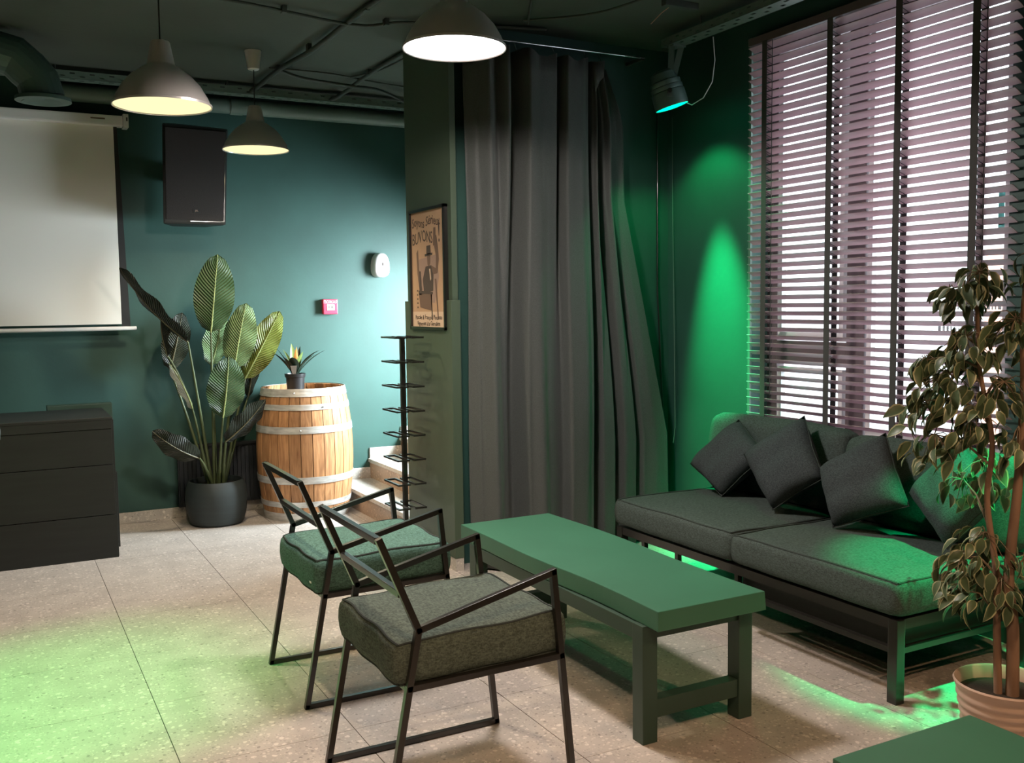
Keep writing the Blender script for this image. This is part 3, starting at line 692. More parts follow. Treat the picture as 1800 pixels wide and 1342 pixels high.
for ang, ln, lean, wd, curl, mk in ((.1, .27, .45, .045, .75, 'agave'), (-.25, .29, .6, .042, .55, 'agave'), (3.3, .24, .55, .05, .35, 'agave'), (3.0, .25, .4, .03, .25, 'agave_l'), (4.3, .20, .3, .07, .9, 'agave'),
                                 (5.2, .20, .25, .055, .3, 'agave_l'), (1.6, .25, .12, .05, .3, 'agave_l'), (.9, .24, .25, .04, .4, 'agave'), (2.3, .22, .2, .04, .5, 'agave_l'), (4.9, .22, .06, .04, .1, 'agave_o'), (3.9, .2, .6, .045, .3, 'agave'), (5.7, .22, .45, .04, .6, 'agave')):
    strap((AX+.012*math.cos(ang), AY+.012*math.sin(ang), AZ+.112), ang, ln, lean, wd, curl, M[mk], ag)
g = MB(); g.poly([(AX-.032, AY-.055, AZ+.115), (AX-.012, AY-.055, AZ+.115), (AX-.004, AY-.065, AZ+.195), (AX-.052, AY-.065, AZ+.195)], (0, .0015, 0)); g.obj('care_tag', M['tag'], ag)

# ------------------------------------------------------------------ big leafy plant
PX, PY = 1.36, 7.03
bp_ = thing('giant_leaf_plant', 'tall plant with paddle leaves in a round charcoal pot by the wall', 'plant', (PX, PY, 0))
MB().lathe([(0, 0), (.165, 0), (.185, .015), (.205, .09), (.213, .18), (.207, .26), (.190, .305), (.186, .312), (.178, .312), (.176, .30), (.176, .27), (0, .268)], 44, (PX, PY, 0)).obj('pot', M['pot'], bp_, smooth=35)
MB().disc(.176, .272, 30, (PX, PY, 0)).obj('soil', M['soil'], bp_)
CAM = Vector((0, 0, 1.5263))
def paddle(base, tip, width, face, mk, fold=.18, bend=.06, rib='midrib', stem_from=None, sway=0):
    """broad leaf blade along base->tip; face = direction its upper side looks"""
    B, Tp = Vector(base), Vector(tip); ax = (Tp-B); L = ax.length; ax.normalize()
    F = Vector(face); F = (F-ax*F.dot(ax)).normalized(); S = ax.cross(F).normalized()
    def prof(u): return math.sin(PI*min(1, (u*.94+.03)))**.62*(1.0-.18*u)
    def ctr(u): return B + ax*L*u + F*(bend*L*4*u*(1-u)) - F*bend*L*.0
    def fn(u, v):
        s_ = (v-.5)*2; ww = width/2*prof(u) if 0 < u < 1 else .001
        wav = .012*math.sin(17*u+2*s_)*abs(s_)
        return ctr(u) + S*(s_*ww*(1-fold*.25*abs(s_)))+F*(-fold*abs(s_)**1.4*ww+wav)
    g = MB(); g.grid(fn, 18, 8, uv=lambda u, v: ((v-.5)*2, u))
    lf = g.obj('leaf', M[mk], bp_, smooth=60, fix=False)
    pts = [ctr(u)+F*.002 for u in [i/10 for i in range(11)]]
    MB().tube(pts, [.006*(1-.8*i/10) for i in range(11)], 6).obj('midrib', M[rib], lf, smooth=60)
    if stem_from:
        s0 = Vector(stem_from); mid = s0.lerp(B, .55)+Vector((0, 0, .05))+Vector((sway, 0, 0)); out = []
        for i in range(13):
            t = i/12; out.append((1-t)**2*s0+2*t*(1-t)*mid+t*t*B)
        MB().tube(out, [.013*(1-.5*i/12) for i in range(13)], 7).obj('stem', M['stem'], bp_, smooth=60)
V3 = Vector
camd = lambda p: (CAM-V3(p)).normalized()
paddle((1.349, 6.95, 1.36), (1.414, 6.95, 1.90), .315, (-.15, -1, .25), 'leaf', stem_from=(1.35, 7.03, .27))
paddle((1.183, 6.90, 1.30), (.767, 6.88, 1.80), .21, (-.75, -.35, -.55), 'leaf_dark', .3, rib='midrib_dark', stem_from=(1.33, 7.02, .27))
paddle((1.533, 7.10, 1.095), (1.629, 7.08, 1.56), .27, (-.3, -1, .35), 'leaf_light', stem_from=(1.40, 7.04, .27))
paddle((1.381, 7.15, 1.12), (1.475, 7.17, 1.50), .24, (.35, -1, .2), 'leaf_light', stem_from=(1.37, 7.06, .27))
paddle((1.611, 7.12, 1.015), (1.865, 7.06, 1.50), .25, (-.1, -1, .1), 'leaf_olive', stem_from=(1.42, 7.05, .27))
paddle((1.379, 6.80, .775), (1.432, 6.80, 1.195), .295, (.05, -1, .15), 'leaf', .12, stem_from=(1.37, 6.98, .27))
paddle((1.405, 6.86, .60), (1.675, 6.80, .885), .21, (.4, -1, -.3), 'leaf_dark', .2, rib='midrib_dark', stem_from=(1.40, 6.98, .27))
paddle((1.220, 6.85, .50), (.915, 6.80, .715), .20, (-.15, -.9, -.35), 'leaf_dark', .2, .12, rib='midrib_dark', stem_from=(1.33, 6.98, .27))
paddle((1.195, 6.90, .84), (1.047, 6.88, 1.165), .075, (.5, -.8, .3), 'leaf_pale', .9, rib='midrib', stem_from=(1.31, 7.0, .27))
paddle((1.06, 6.97, 1.20), (1.028, 6.95, 1.53), .09, (-.9, -.25, .2), 'leaf_dark', .8, rib='midrib_dark', stem_from=(1.195, 6.95, .86))
paddle((1.650, 7.22, .87), (1.715, 7.20, 1.42), .15, (.2, -1, 0), 'leaf_dark', .2, rib='midrib_dark', stem_from=(1.43, 7.08, .27))
paddle((1.10, 7.16, 1.10), (1.20, 7.18, 1.50), .22, (.1, -1, .1), 'leaf_dark', .2, rib='midrib_dark', stem_from=(1.32, 7.08, .27))

# ------------------------------------------------------------------ poster on the column
FX = 2.30
po = thing('framed_poster', 'tan drinks poster with hatted figure in black frame on the column', 'poster', (FX, 5.335, 1.385))
g = MB(); py0, py1, pz0, pz1, fw_ = 5.045, 5.562, 1.385, 2.098, .016
for a in ((py0, py1, pz0, pz0+fw_), (py0, py1, pz1-fw_, pz1), (py0, py0+fw_, pz0, pz1), (py1-fw_, py1, pz0, pz1)): g.box(FX-.028, FX-.001, *a)
g.obj('frame', M['steel_black'], po)
MB().box(FX-.016, FX-.002, py0+fw_, py1-fw_, pz0+fw_, pz1-fw_).obj('sheet', M['paper'], po)
MB().box(FX-.0164, FX-.016, py0+fw_, py1-fw_, pz0+fw_, pz0+.105).obj('caption_strip', M['paper_pale'], po)
pcx, pcz = (py0+py1)/2, (pz0+pz1)/2
def PM(dy, dz, dx=.0168): return Matrix(((0, 0, -1, FX-dx), (-1, 0, 0, pcx-dy), (0, 1, 0, pcz+dz), (0, 0, 0, 1)))
text('lettering', 'Soyons Sérieux', .078, M['ink'], po, PM(-.02, .275), .86, .10, 2)
text('lettering', 'BUVONS', .098, M['ink'], po, PM(-.072, .185), .80, .08, 4); text('exclamation_mark', '!', .16, M['ink'], po, PM(.168, .19), .9, .05, 7)
text('lettering', 'Pascale & François Plouzeau', .038, M['ink'], po, PM(0, -.285, .0172), .92, .05, 5)
text('lettering', 'Vignerons à la Garrelière', .036, M['ink'], po, PM(0, -.322, .0172), .92, .05, 6)
def ink(pts, mk, dx=.0170):   # flat shapes: x to the right, z up, metres from the sheet centre
    MB().poly([(FX-dx, pcx-a, pcz+b_) for a, b_ in pts], (.0004, 0, 0)).obj('printed_shape', M[mk], po)
ink([(-.13, .06), (.14, .08), (.16, -.05), (.10, -.20), (-.11, -.19), (-.15, -.06)], 'ink_mauve', .0166)
ink([(-.012, .135), (.045, .138), (.05, .085), (-.015, .082)], 'ink'); ink([(-.04, .088), (.075, .092), (.07, .078), (-.038, .074)], 'ink')
ink([(-.005, .074), (.042, .076), (.040, .03), (.02, .012), (.0, .025)], 'ink_mid')
ink([(-.03, .015), (.055, .02), (.085, -.03), (.075, -.13), (-.06, -.14), (-.075, -.06)], 'ink')
ink([(.05, .02), (.12, .0), (.125, .07), (.10, .13), (.10, .19), (.135, .19), (.155, .12), (.165, .05), (.14, -.03), (.08, -.035)], 'ink_mid', .0172)
ink([(.085, .13), (.125, .14), (.125, .235), (.095, .235)], 'ink_mid', .0174)
ink([(-.165, .10), (-.14, .12), (-.13, .0), (-.11, -.05), (-.085, -.12), (-.125, -.13), (-.155, -.02)], 'ink_mid', .0172)
ink([(-.125, -.01), (-.105, -.01), (-.095, -.07), (-.09, -.15), (-.13, -.15), (-.125, -.07)], 'ink', .0174)
ink([(-.14, -.13), (.06, -.14), (.05, -.245), (-.12, -.225)], 'ink_mid', .0174); ink([(-.14, -.125), (.07, -.135), (.07, -.15), (-.14, -.142)], 'ink', .0176)
ink([(.04, -.14), (.055, -.14), (.065, -.30), (.052, -.30)], 'ink', .0174); ink([(.10, -.06), (.125, -.06), (.15, -.29), (.138, -.30), (.12, -.18)], 'ink_mid', .0174)
ink([(.022, .0), (.04, .0), (.05, -.06), (.038, -.07)], 'paper_pale', .0176)
for k in range(5): ink([(-.165, -.12-.025*k), (-.15, -.12-.025*k), (-.15, -.13-.025*k), (-.165, -.13-.025*k)], 'ink', .0172)

# ------------------------------------------------------------------ bottle rack
rk = thing('bottle_rack', 'tall black metal stand of paired bottle rings before the column', 'rack', (2.135, 5.36, 0))
RX, RY = 2.135, 5.36
MB().box(RX-.013, RX+.013, RY-.013, RY+.013, .0, 1.345).obj('pole', M['steel_black'], rk)
MB().box(RX-.12, RX+.12, RY-.15, RY+.15, 0, .008).obj('base_plate', M['steel_black'], rk)
def loop(x0, x1, y0, y1, z_):
    g = MB(); t_ = .010
    for a, b_ in (((x0, y0), (x1, y0)), ((x1, y0), (x1, y1)), ((x1, y1), (x0, y1)), ((x0, y1), (x0, y0))): g.bar((*a, z_), (*b_, z_), t_, t_, ext=.0035)
    return g
for k in range(8):
    z_ = 1.342-k*.1435
    loop(RX-.083, RX-.018, RY-.115, RY+.115, z_).obj('bottle_ring', M['steel_black'], rk)
    loop(RX+.018, RX+.083, RY-.115, RY+.115, z_).obj('bottle_ring', M['steel_black'], rk)
    MB().box(RX-.018, RX+.018, RY-.003, RY+.003, z_-.0035, z_+.0035).obj('ring_arm', M['steel_black'], rk)

# ------------------------------------------------------------------ curtain and pole
cu = thing('curtain', 'floor length charcoal curtain in deep folds beside the column', 'curtain', (3.0, 4.94, 0))
HX = [2.43, 2.50, 2.59, 2.705, 2.955, 3.170, 3.275, 3.40]
def yprof(x, t):   # t: 0 top .. 1 bottom ; folds follow the hooks above and loosen below
    keys_top = [(2.335, 5.0), (2.39, 4.95), (2.45, 4.875), (2.52, 4.93), (2.57, 4.86), (2.66, 4.985), (2.73, 4.86), (2.83, 4.885), (2.93, 4.90), (2.975, 4.985), (3.00, 4.88), (3.10, 4.90), (3.17, 4.93), (3.20, 5.03), (3.25, 4.95), (3.28, 4.93), (3.30, 5.03), (3.38, 5.06), (3.44, 5.00), (3.50, 4.96), (3.53, 5.06), (3.7, 5.07), (3.80, 5.06)]
    keys_bot = [(2.335, 4.985), (2.40, 4.93), (2.47, 4.86), (2.56, 4.93), (2.64, 5.00), (2.72, 4.88), (2.80, 4.85), (2.87, 4.90), (2.96, 4.93), (3.01, 4.87), (3.10, 4.86), (3.17, 4.90), (3.23, 5.02), (3.28, 4.94), (3.36, 4.95), (3.40, 5.04), (3.45, 4.95), (3.54, 4.97), (3.57, 5.05), (3.62, 4.98), (3.70, 4.96), (3.78, 4.97), (3.80, 5.02)]
    def ev(K):
        for i in range(len(K)-1):
            if x <= K[i+1][0]:
                u = (x-K[i][0])/(K[i+1][0]-K[i][0]); u = max(0, min(1, u)); u = u*u*(3-2*u); return K[i][1]*(1-u)+K[i+1][1]*u
        return K[-1][1]
    s_ = min(1, max(0, (t-.05)/.7)); s_ = s_*s_*(3-2*s_)
    return ev(keys_top)*(1-s_)+ev(keys_bot)*s_
def ztop(x):
    if x > 3.3: return 2.96-.25*min(1, (x-3.3)/.25)*0 - .012
    d = min(abs(x-h) for h in HX); return 2.968-.035*min(1, d/.09)**1.3
def cfn(u, v):
    x = 2.335+u*(3.80-2.335); t = v
    # right edge slants: narrower at the top
    xr = 3.50+(3.80-3.50)*max(0, min(1, (t-.27)/.5))
    if t < .10: xr = 3.38+(3.50-3.38)*t/.10
    xs = x if x < 3.2 else 3.2+(x-3.2)*(xr-3.2)/(3.80-3.2)
    y = yprof(x, t); z_ = ztop(xs)*(1-t)+.012*t
    y += .006*math.sin(9*t+14*x)*t
    xs = xs+.055*max(0, 1-(xs-2.335)/.5)
    return (xs+.006*math.sin(7*t+5*x), y, z_)
g = MB(); g.grid(cfn, 300, 26); o = g.obj('cloth', M['curtain'], cu, smooth=80, fix=False)
md = o.modifiers.new('s', 'SOLIDIFY'); md.thickness = .0025
g = MB(); g.add([(3.205, 4.93, 2.945), (3.275, 4.91, 2.955), (3.262, 4.90, 2.86), (3.235, 4.905, 2.83), (3.212, 4.915, 2.77)], [(0, 1, 2), (0, 2, 3), (0, 3, 4)]); o = g.obj('turned_corner', M['curtain'], cu, smooth=60)
o.modifiers.new('s', 'SOLIDIFY').thickness = .002
rod = tag(MB().tube([(2.31, 4.955, 3.011), (3.60, 4.955, 3.013)], .006, 8).obj('curtain_rod', M['chrome'], smooth=50), 'thin metal rod carrying the charcoal curtain', 'rod')
for xx in (2.33, 3.58): MB().box(xx-.01, xx+.01, 4.95, 5.12 if xx > 2.9 else 5.0, 3.00, 3.02).obj('bracket', M['cable'], rod)
for h in HX[:7]:
    g = MB(); g.tube([(h+.012*math.cos(a), 4.955+.0*a, 3.004+.014*math.sin(a)) for a in [PI*i/6 for i in range(7)]]+[(h-.006, 4.955, 2.985), (h, 4.95, 2.962)], .0025, 5); g.obj('hook', M['chrome'], cu)
tag(MB().tube([(3.80, 5.10, 2.72), (3.80, 5.10, 1.6), (3.815, 5.09, 1.2), (3.835, 5.08, .70)], .005, 6).obj('hanging_cable', M['steel_black'], smooth=60), 'black cable hanging down the wall right of the curtain', 'cable')
tag(MB().tube([(3.895, 5.07, 2.70), (3.885, 5.05, 2.0), (3.86, 5.0, 1.2), (3.865, 5.0, .72), (3.85, 5.0, .62)], .0025, 5).obj('loose_string', M['tray'], smooth=60), 'thin loose string in the corner beside the curtain', 'string')

# ------------------------------------------------------------------ green stage lamp on the tray
LX, LY, LZ = 3.575, 4.655, 2.665
gl = thing('stage_lamp', 'round can stage lamp glowing green under the window tray', 'lamp', (LX, LY, LZ))
ax = (V3((3.90, 4.52, 1.5))-V3((LX, LY, LZ))).normalized()
Rq = (-ax).to_track_quat('Z', 'X').to_matrix().to_4x4(); Mq = Matrix.Translation((LX, LY, LZ)) @ Rq
def lamp_part(name, prof, mtl, n=36):
    g = MB(); g.lathe(prof, n); g.v = [tuple(Mq @ V3(v)) for v in g.v]; return g.obj(name, mtl, gl, smooth=35)
lamp_part('can', [(.098, 0), (.100, .01), (.098, .09), (.092, .095), (.094, .10), (.094, .12), (.088, .124), (.090, .13), (.090, .15), (.078, .156), (.07, .20), (.05, .215), (0, .217)], M['duct'])
lamp_part('lens', [(.094, .002), (.06, -.003), (0, -.004)], M['led_green'])
yd = V3((.55, .83, 0)).normalized(); yc = Mq @ V3((0, 0, .075))
for s_ in (-1, 1):
    p0 = yc+yd*s_*.106; p1 = V3((3.615+s_*.035, LY+.01, 3.024)); g = MB(); g.bar(p0-V3((0, 0, .03)), p1, .034, .005, yd); g.obj('yoke_arm', M['tray'], gl)
    kb = MB(); kb.tube([p0-yd*s_*.012, p0+yd*s_*.024], .013, 10); kb.obj('knob', M['steel_black'], gl, smooth=40)
MB().box(3.57, 3.66, LY-.02, LY+.03, 3.014, 3.024).obj('yoke_plate', M['tray'], gl)
tag(MB().tube([(3.70, 4.44, 3.03), (3.705, 4.43, 2.90), (3.695, 4.44, 2.78), (3.68, 4.50, 2.70), (3.66, 4.58, 2.672), (3.62, 4.62, 2.70)], .003, 6).obj('lamp_cable', M['win_white'], smooth=60), 'pale thin cable looping from the tray to the green lamp', 'cable')
tag(MB().tube([(3.30, 4.30, ZC), (3.26, 4.28, 3.09), (3.20, 4.26, 3.05), (3.14, 4.27, 2.99)], .0022, 5).obj('loose_wire', M['wire_pink'], smooth=60), 'short copper coloured wire end poking from the dark ceiling', 'wire')
# a junction strip on the ceiling near that wire
tag(MB().box(3.2, 3.42, 4.22, 4.26, 3.085, ZC-.001).obj('junction_box', M['cable'], bevel=.004), 'small dark junction box on the ceiling by the loose wire', 'box')

# ------------------------------------------------------------------ sofa and pillows
so = thing('sofa', 'two seat grey green sofa on a black steel frame under the window', 'sofa', (3.35, 3.38, 0))
SX0, SX1, SY0, SY1 = 2.935, 3.74, 2.455, 4.305
f = M['steel_black']
for (lx, ly) in ((SX0+.022, SY0+.022), (SX0+.022, SY1-.022), (SX1-.022, SY0+.022), (SX1-.022, SY1-.022)):
    MB().box(lx-.022, lx+.022, ly-.022, ly+.022, 0, .325).obj('leg', f, so, bevel=.003)
g = MB(); g.box(SX0+.006, SX0+.04, SY0+.044, SY1-.044, .285, .325); g.obj('front_rail', f, so)
g = MB(); g.box(SX1-.04, SX1-.006, SY0+.044, SY1-.044, .285, .325); g.obj('rear_rail', f, so)
for yy in (SY0+.022, SY1-.022): MB().box(SX0+.044, SX1-.044, yy-.016, yy+.016, .285, .325).obj('side_rail', f, so)
MB().box(SX0+.010, SX0+.034, SY0+.044, 3.36, .190, .212).obj('lower_rail', f, so)
for yy in (SY0+.022,): MB().box(SX0+.044, SX1-.044, yy-.012, yy+.012, .190, .212).obj('lower_rail', f, so)
for yy in (3.36, 3.80, 4.08): MB().box(SX0+.010, SX0+.034, yy-.012, yy+.012, .190 if yy < 3.5 else .235, .287).obj('strut', f, so)
MB().box(SX0+.05, SX1-.05, SY0+.05, 3.36, .205, .285).obj('storage_tray', M['black'], so)
for k in range(9):
    yy = SY0+.1+k*.205; MB().box(SX0+.04, SX1-.04, yy, yy+.07, .325, .333).obj('slat', M['black'], so)
for i, (y0, y1) in enumerate(((SY0-.005, 3.376), (3.382, SY1+.01))):
    g = MB(); L_, W_, H_ = SX1-SX0+.01, y1-y0, .140; c_ = ((SX0+SX1)/2, (y0+y1)/2, .333+H_/2)
    shp = puffbox(g, c_, L_, W_, H_, .022, .014, 16, 4, .008, wob=.004, seed=3+i)
    me = g.mesh('seat_cushion', M['sofa'], fix=False); weld(me, .001); sc_ = link_mesh('seat_cushion', me, so)
    ring = []
    for t in range(81):
        a = t/80*4; s_ = int(a) % 4; u = a-int(a); e = .985
        px_, py_ = [(-e+2*e*u, -e), (e, -e+2*e*u), (e-2*e*u, e), (-e, e-2*e*u)][s_]
        q = V3(shp((px_*L_/2, py_*W_/2, H_/2))); ring.append((q.x, q.y, q.z+.000))
    MB().tube(ring, .0045, 5, cap=False).obj('piping', M['piping'], sc_, smooth=60)
for i, (y0, y1, top) in enumerate(((3.365, 4.36, .885), (2.47, 3.355, .868))):
    g = MB(); L_, W_, H_ = .15, y1-y0, top-.47; Rr = Matrix.Rotation(math.radians(7), 3, 'Y')
    puffbox(g, (3.675, (y0+y1)/2, .475+H_/2), L_, W_, H_, .05, .012, 12, 10, .012, R=Rr, wob=.006, seed=11+i)
    me = g.mesh('back_cushion', M['sofa'], fix=False); weld(me, .001); link_mesh('back_cushion', me, so)
g = MB()
for yy in (SY0+.03, 3.38, SY1-.03): g.bar((3.752, yy, .30), (3.79, yy, .80), .03, .02, (0, 1, 0))
g.bar((3.79, SY0+.02, .80), (3.79, SY1-.02, .80), .02, .03); g.obj('back_frame', f, so)

def pillow(cs, thick, label, seed):
    """square scatter pillow from its four corners (left, top, right, bottom)"""
    a, b_, c_, d_ = [V3(p) for p in cs]; rr = random.Random(seed); ph = [rr.uniform(0, 6) for _ in range(4)]
    N = ((c_-a).cross(b_-d_)).normalized()
    if N.x > 0: N = -N
    t = thing('scatter_pillow', label, 'pillow', tuple(d_), 'dark scatter pillows on the sofa')
    g = MB()
    def fn(sgn):
        def h(u, v):
            p = (a*(1-u)+b_*u)*(1-v)+(d_*(1-u)+c_*u)*v
            su, sv = 2*u-1, 2*v-1
            k = max(0, (1-su**4)*(1-sv**4))**.55
            cen = (a+b_+c_+d_)/4; pin = 1-.055*(1-k)*(1-abs(su*sv))**1.0*(.5+.5*(abs(su)**8+abs(sv)**8))
            wr_ = .004*math.sin(6*su+ph[0]+3*sv)*k+.003*math.sin(9*sv+ph[1])*k
            return cen+(p-cen)*pin+N*(sgn*thick/2*k+wr_)
        return h
    g.grid(fn(1), 18, 18); g.grid(fn(-1), 18, 18)
    me = g.mesh('cover', M['pillow'], fix=False); weld(me, .0008); link_mesh('cover', me, t)
    ed = [fn(1)(u, 0) for u in [i/20 for i in range(21)]]+[fn(1)(1, u) for u in [i/20 for i in range(1, 21)]]+[fn(1)(1-u, 1) for u in [i/20 for i in range(1, 21)]]+[fn(1)(0, 1-u) for u in [i/20 for i in range(1, 20)]]
    MB().tube(ed, .003, 5).obj('seam', M['piping'], t)
    return t
pillow([(3.485, 4.37, .605), (3.575, 4.063, .885), (3.497, 3.755, .742), (3.395, 3.99, .492)], .15, 'leftmost dark scatter pillow on the sofa, lit green along its top', 1)
pillow([(3.425, 3.856, .733), (3.545, 3.549, .955), (3.425, 3.300, .691), (3.345, 3.555, .502)], .16, 'second scatter pillow from the left, standing on its corner', 2)
pillow([(3.425, 3.328, .738), (3.545, 3.049, .925), (3.425, 2.815, .645), (3.345, 3.165, .490)], .16, 'third scatter pillow from the left, largest in view', 3)
pillow([(3.49, 2.873, .685), (3.585, 2.69, .930), (3.47, 2.42, .760), (3.375, 2.585, .515)], .15, 'rightmost scatter pillow, green lit and half behind the leafy tree', 4)

# ------------------------------------------------------------------ green bench tables
def bench(x0, x1, y0, y1, label, ztop_=.490, thick=.070, wavy=True, seed=1):
    t = thing('bench_table', label, 'table', ((x0+x1)/2, (y0+y1)/2, 0))
    rr = random.Random(seed); n = 26; ring = []
    ph = [rr.uniform(0, 6) for _ in range(4)]; am = .010 if wavy else 0
    L_ = [(x0+am*math.sin(5*u+ph[0])+am*.5*math.sin(11*u+ph[1]), y0+(y1-y0)*u) for u in [i/n for i in range(n+1)]]
    R_ = [(x1+am*math.sin(5*u+ph[2])+am*.5*math.sin(9*u+ph[3]), y0+(y1-y0)*u) for u in [i/n for i in range(n, -1, -1)]]
    o_ = L_+R_; g = MB(); cx = (x0+x1)/2
    und = [(cx+(p[0]-cx)*(1.03 if p[0] > cx and wavy else 1.0), p[1]) for p in o_]
    k = len(o_); g.add([(p[0], p[1], ztop_) for p in o_]+[(p[0], p[1], ztop_-thick) for p in und], [tuple(range(k)), tuple(range(2*k-1, k-1, -1))]+[(i, (i+1) % k, k+(i+1) % k, k+i) for i in range(k)])
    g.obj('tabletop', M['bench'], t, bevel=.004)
    zt = ztop_-thick; s_ = .062; ya, yb = y0+.07, y1-.10
    for lx in (x0-.01, x1-s_+.0):
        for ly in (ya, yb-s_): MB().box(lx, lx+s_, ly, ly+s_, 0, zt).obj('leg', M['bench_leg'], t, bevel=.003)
        MB().box(lx+.004, lx+s_-.004, ya+s_, yb-s_, zt-.058, zt-.003).obj('side_rail', M['bench_leg'], t, bevel=.002)
    for ly in (ya, yb-s_):
        MB().box(x0-.01+s_, x1-s_, ly+.006, ly+s_-.006, .085, .150).obj('end_stretcher', M['bench_leg'], t, bevel=.002)
        MB().box(x0-.01+s_, x1-s_, ly+.008, ly+s_-.008, zt-.05, zt-.003).obj('end_rail', M['bench_leg'], t)
    return t
bench(1.925, 2.405, 2.585, 4.12, 'long low green wooden bench table between chairs and sofa')
bench(1.70, 2.19, .20, 1.60, 'green low table corner cut off at the bottom right', .45, .018, False, 2)

# ------------------------------------------------------------------ armchairs
def chair(x0, y0, W, mtl, label, rz=0):
    t = thing('armchair', label, 'chair', (x0, y0, 0), 'black framed lounge chairs')
    s_ = .020; hs = []
    P = lambda x, y, z: (x0+x, y0+y, z)
    for y in (s_/2, W-s_/2):
        def bar(name, a, b_): 
            g = MB(); g.bar(P(a[0], y, a[1]), P(b_[0], y, b_[1]), s_, s_, (0, 1, 0), ext=s_*.45); g.obj(name, M['steel_black'], t, bevel=.002)
        bar('rear_leg', (.0, .010), (.112, .595)); bar('back_post', (.112, .595), (.0, .868))
        bar('front_leg', (.630, .010), (.563, .702)); bar('armrest', (.112, .595), (.563, .702)); bar('floor_runner', (.0, .010), (.630, .010)); bar('seat_rail', (.080, .428), (.590, .433))
    for nm, x, z in (('back_bar', .0, .868), ('back_bar', .066, .705), ('seat_crossbar', .080, .428), ('seat_crossbar', .590, .428)):
        g = MB(); g.bar(P(x, s_, z), P(x, W-s_, z), s_, s_); g.obj(nm, M['steel_black'], t, bevel=.002)
    for k in range(4):
        x = .16+k*.11; g = MB(); g.bar(P(x, s_, .430), P(x, W-s_, .430), .03, .008); g.obj('seat_slat', M['steel_black'], t)
    g = MB(); L_, W_, H_ = .560, W-.046, .138; c_ = P(.330, W/2, .429+H_/2)
    R_ = Matrix.Rotation(math.radians(-1.0), 3, 'Y')
    shp = puffbox(g, c_, L_, W_, H_, .022, .010, 16, 4, .010, R=R_, wob=.006, seed=int(x0*100))
    me = g.mesh('seat_cushion', mtl, fix=False); weld(me, .001); cu_ = link_mesh('seat_cushion', me, t)
    for zz in (1, -.92):
        ring = []
        for q in range(81):
            a = q/80*4; s2 = int(a) % 4; u = a-int(a); e = .985
            px_, py_ = [(-e+2*e*u, -e), (e, -e+2*e*u), (e-2*e*u, e), (-e, e-2*e*u)][s2]
            ring.append(tuple(shp((px_*L_/2, py_*W_/2, zz*H_/2))))
        MB().tube(ring, .004, 5, cap=False).obj('piping', M['piping'], cu_, smooth=60)
    MB().box(x0+.046-.003, x0+.046+.004, y0+.062, y0+.082, .468, .474).obj('zip_pull', M['white_plastic'], cu_)
    t.rotation_euler = (0, 0, rz)
    return t
chair(.930, 2.530, .555, M['cushion_a'], 'nearest steel frame armchair with grey green cushion, seen from behind')
chair(.992, 3.530, .555, M['cushion_b'], 'farther steel frame armchair with teal cushion, beside the barrel')

# ------------------------------------------------------------------ ficus in ribbed pot
QX, QY = 2.895, 1.985
fi = thing('ficus_tree', 'variegated ficus tree in a pale ribbed pot at the right edge', 'plant', (QX, QY, 0))
pr_ = [(0, 0), (.108, 0), (.112, .006)]
for i in range(36):
    z_ = .02+i*.0063; pr_.append((.112+.041*(z_/.25)+.0035*math.sin(z_*2*PI/.030), z_))
pr_ += [(.157, .252), (.160, .262), (.156, .268), (.150, .262), (.145, .22), (0, .215)]
MB().lathe(pr_, 48, (QX, QY, 0)).obj('pot', M['pot_pink'], fi, smooth=50)
MB().disc(.146, .222, 32, (QX, QY, 0)).obj('soil', M['soil'], fi)
def wob_tube(pts, r0, r1, n, name, mtl, seed):
    rr = random.Random(seed); P = [V3(p) for p in pts]; out = []
    for i in range(len(P)-1):
        p0, p1, p2, p3 = P[max(i-1, 0)], P[i], P[i+1], P[min(i+2, len(P)-1)]
        for t in [q/5 for q in range(5)]:
            out.append(.5*((2*p1)+(p2-p0)*t+(2*p0-5*p1+4*p2-p3)*t*t+(3*p1-p0-3*p2+p3)*t**3))
    out.append(P[-1]); k = len(out)
    MB().tube(out, [r0+(r1-r0)*i/(k-1) for i in range(k)], n).obj(name, mtl, fi, smooth=60); return out
T1 = wob_tube([(2.884, 2.003, .20), (2.878, 2.010, .45), (2.876, 2.015, .62), (2.857, 2.043, .865), (2.864, 2.035, 1.06), (2.84, 2.07, 1.3), (2.83, 2.08, 1.55)], .0135, .006, 9, 'trunk', M['bark'], 1)
T2 = wob_tube([(2.908, 1.969, .20), (2.905, 1.972, .45), (2.895, 1.985, .62), (2.907, 1.969, .93), (2.913, 1.962, 1.21), (2.909, 1.967, 1.50), (2.92, 1.94, 1.85)], .021, .008, 10, 'trunk', M['bark'], 2)
leaf_me = []
for q in range(3):
    g = MB(); L_, W_ = (.072, .064, .080)[q], (.044, .040, .046)[q]; st_ = [0, .18, .42, .68, .88, 1.0]; wd = [.04, .72, 1.0, .78, .36, .02]; dr = [0, .0, -.004, -.012, -.022, -.030]
    for i in range(6):
        for c_, e in ((-1, 1), (-.74, 0), (0, 0), (.74, 0), (1, 1)):
            hw = W_/2*wd[i]; g.v.append((st_[i]*L_, hw*c_, dr[i]*L_/.07+abs(c_)*hw*.28))
    for i in range(5):
        for j in range(4):
            g.f.append((i*5+j, (i+1)*5+j, (i+1)*5+j+1, i*5+j+1)); g.mi.append(1 if j in (0, 3) else 0)
    g.v.append((-.022, 0, .006)); g.f.append((30, 2, 1)); g.mi.append(0); g.f.append((30, 3, 2)); g.mi.append(0)
    leaf_me.append(g.mesh('leaf', [M['fic_leaf'], M['fic_edge']], smooth=50, fix=False))
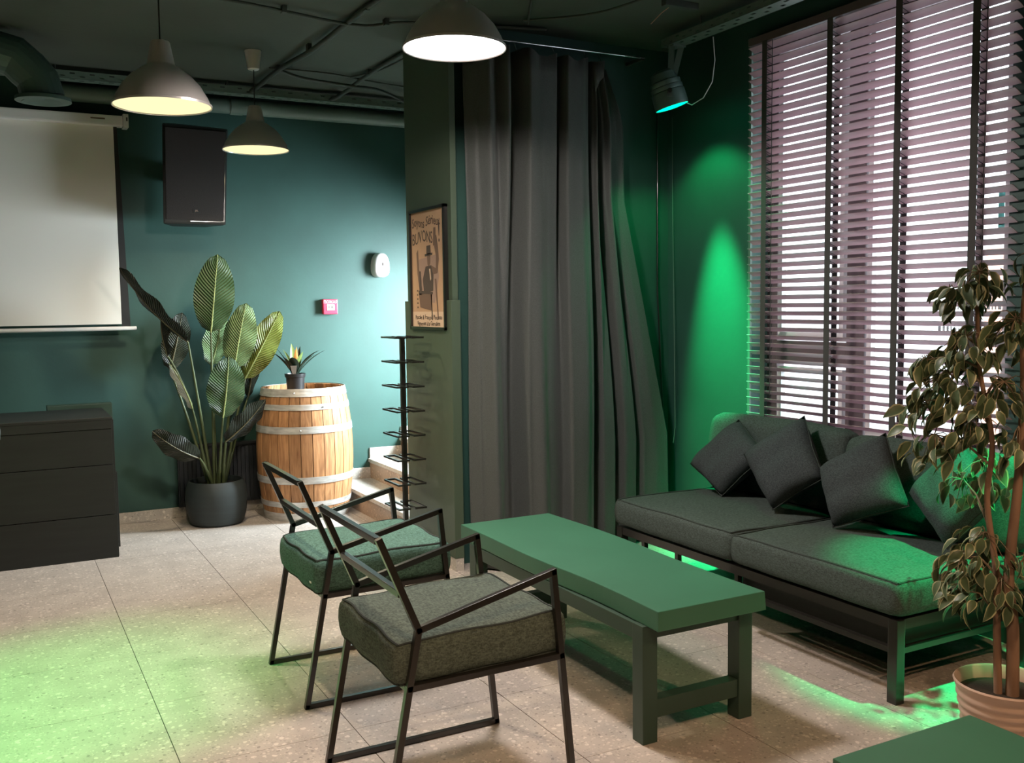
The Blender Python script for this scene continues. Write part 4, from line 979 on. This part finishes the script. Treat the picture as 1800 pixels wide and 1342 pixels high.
CL = [((2.835, 2.075, 1.575), .075, 26), ((2.785, 2.15, 1.53), .06, 12), ((2.815, 2.105, 1.36), .085, 30), ((2.745, 2.207, 1.30), .045, 9), ((2.895, 1.985, 1.42), .08, 22), ((2.785, 2.148, 1.235), .09, 30), ((2.738, 2.217, 1.15), .07, 16),
      ((2.88, 2.01, 1.22), .075, 18), ((2.765, 2.178, 1.035), .08, 20), ((2.83, 2.085, 1.11), .08, 20), ((2.905, 1.97, 1.08), .075, 14), ((3.17, 2.27, .90), .10, 24), ((3.08, 2.30, .84), .07, 14),
      ((2.855, 2.045, .715), .085, 22), ((2.817, 2.102, .625), .085, 26), ((2.885, 2.0, .575), .075, 18), ((2.818, 2.10, .53), .05, 10), ((2.94, 1.90, .66), .09, 10), ((2.96, 1.86, 1.3), .12, 12), ((2.93, 1.93, 1.62), .10, 12)]
tw = MB(); nlf = 0; rest = MB()
allp = T1+T2; spots = []
for (c_, rad, n) in CL:
    c_ = V3(c_); near = min(allp, key=lambda p: (p-c_).length+.25*abs(p.z+.10-c_.z))
    hub = c_+V3((0, 0, rad*.5)); tw.tube([near, near.lerp(hub, .5)+V3((0, 0, .03)), hub], [.005, .0035, .002], 5)
    for k in range(int(n*1.45)):
        while True:
            d = V3((rnd.uniform(-1, 1), rnd.uniform(-1, 1), rnd.uniform(-1, 1)))
            if d.length < 1: break
        p = c_+V3((d.x*rad*1.08, d.y*rad*1.08, d.z*rad))
        if k % 2 == 0: tw.tube([hub, hub.lerp(p, .6)+V3((0, 0, .012)), p], [.0022, .0016, .0012], 4)
        out = (p-near); out.z = 0
        az = math.atan2(out.y, out.x)+rnd.uniform(-1.1, 1.1)
        s_ = rnd.uniform(.72, 1.0)
        spots.append((p, Euler((rnd.uniform(-.9, .9), rnd.uniform(.25, 1.35), az), 'XYZ'), s_, rnd.randrange(3)))
rnd.shuffle(spots)
spots.sort(key=lambda q: (q[0]-CAM).length)       # the nearest leaves are parts, the rest one mesh
for i, (p, e, s_, q) in enumerate(spots):
    if i < 298:
        o = link_mesh('leaf', leaf_me[q]); o.location = p; o.rotation_euler = e; o.scale = (s_, s_, s_)
        o.parent = fi; o.matrix_parent_inverse = Matrix.Translation(-V3((QX, QY, 0)))
    else:
        mw = Matrix.LocRotScale(p, e, V3((s_, s_, s_))); n0 = len(rest.v)
        rest.v += [tuple(mw @ v.co) for v in leaf_me[q].vertices]
        for f_ in leaf_me[q].polygons: rest.f.append(tuple(n0+i_ for i_ in f_.vertices)); rest.mi.append(f_.material_index)
nlf = len(spots)
stuff(rest.obj('far_leaves', [M['fic_leaf'], M['fic_edge']], fi, smooth=50, fix=False))
stuff(tw.obj('twigs', M['twig'], fi, smooth=60, fix=False))
print('leaves', nlf, 'objects', len(bpy.data.objects))
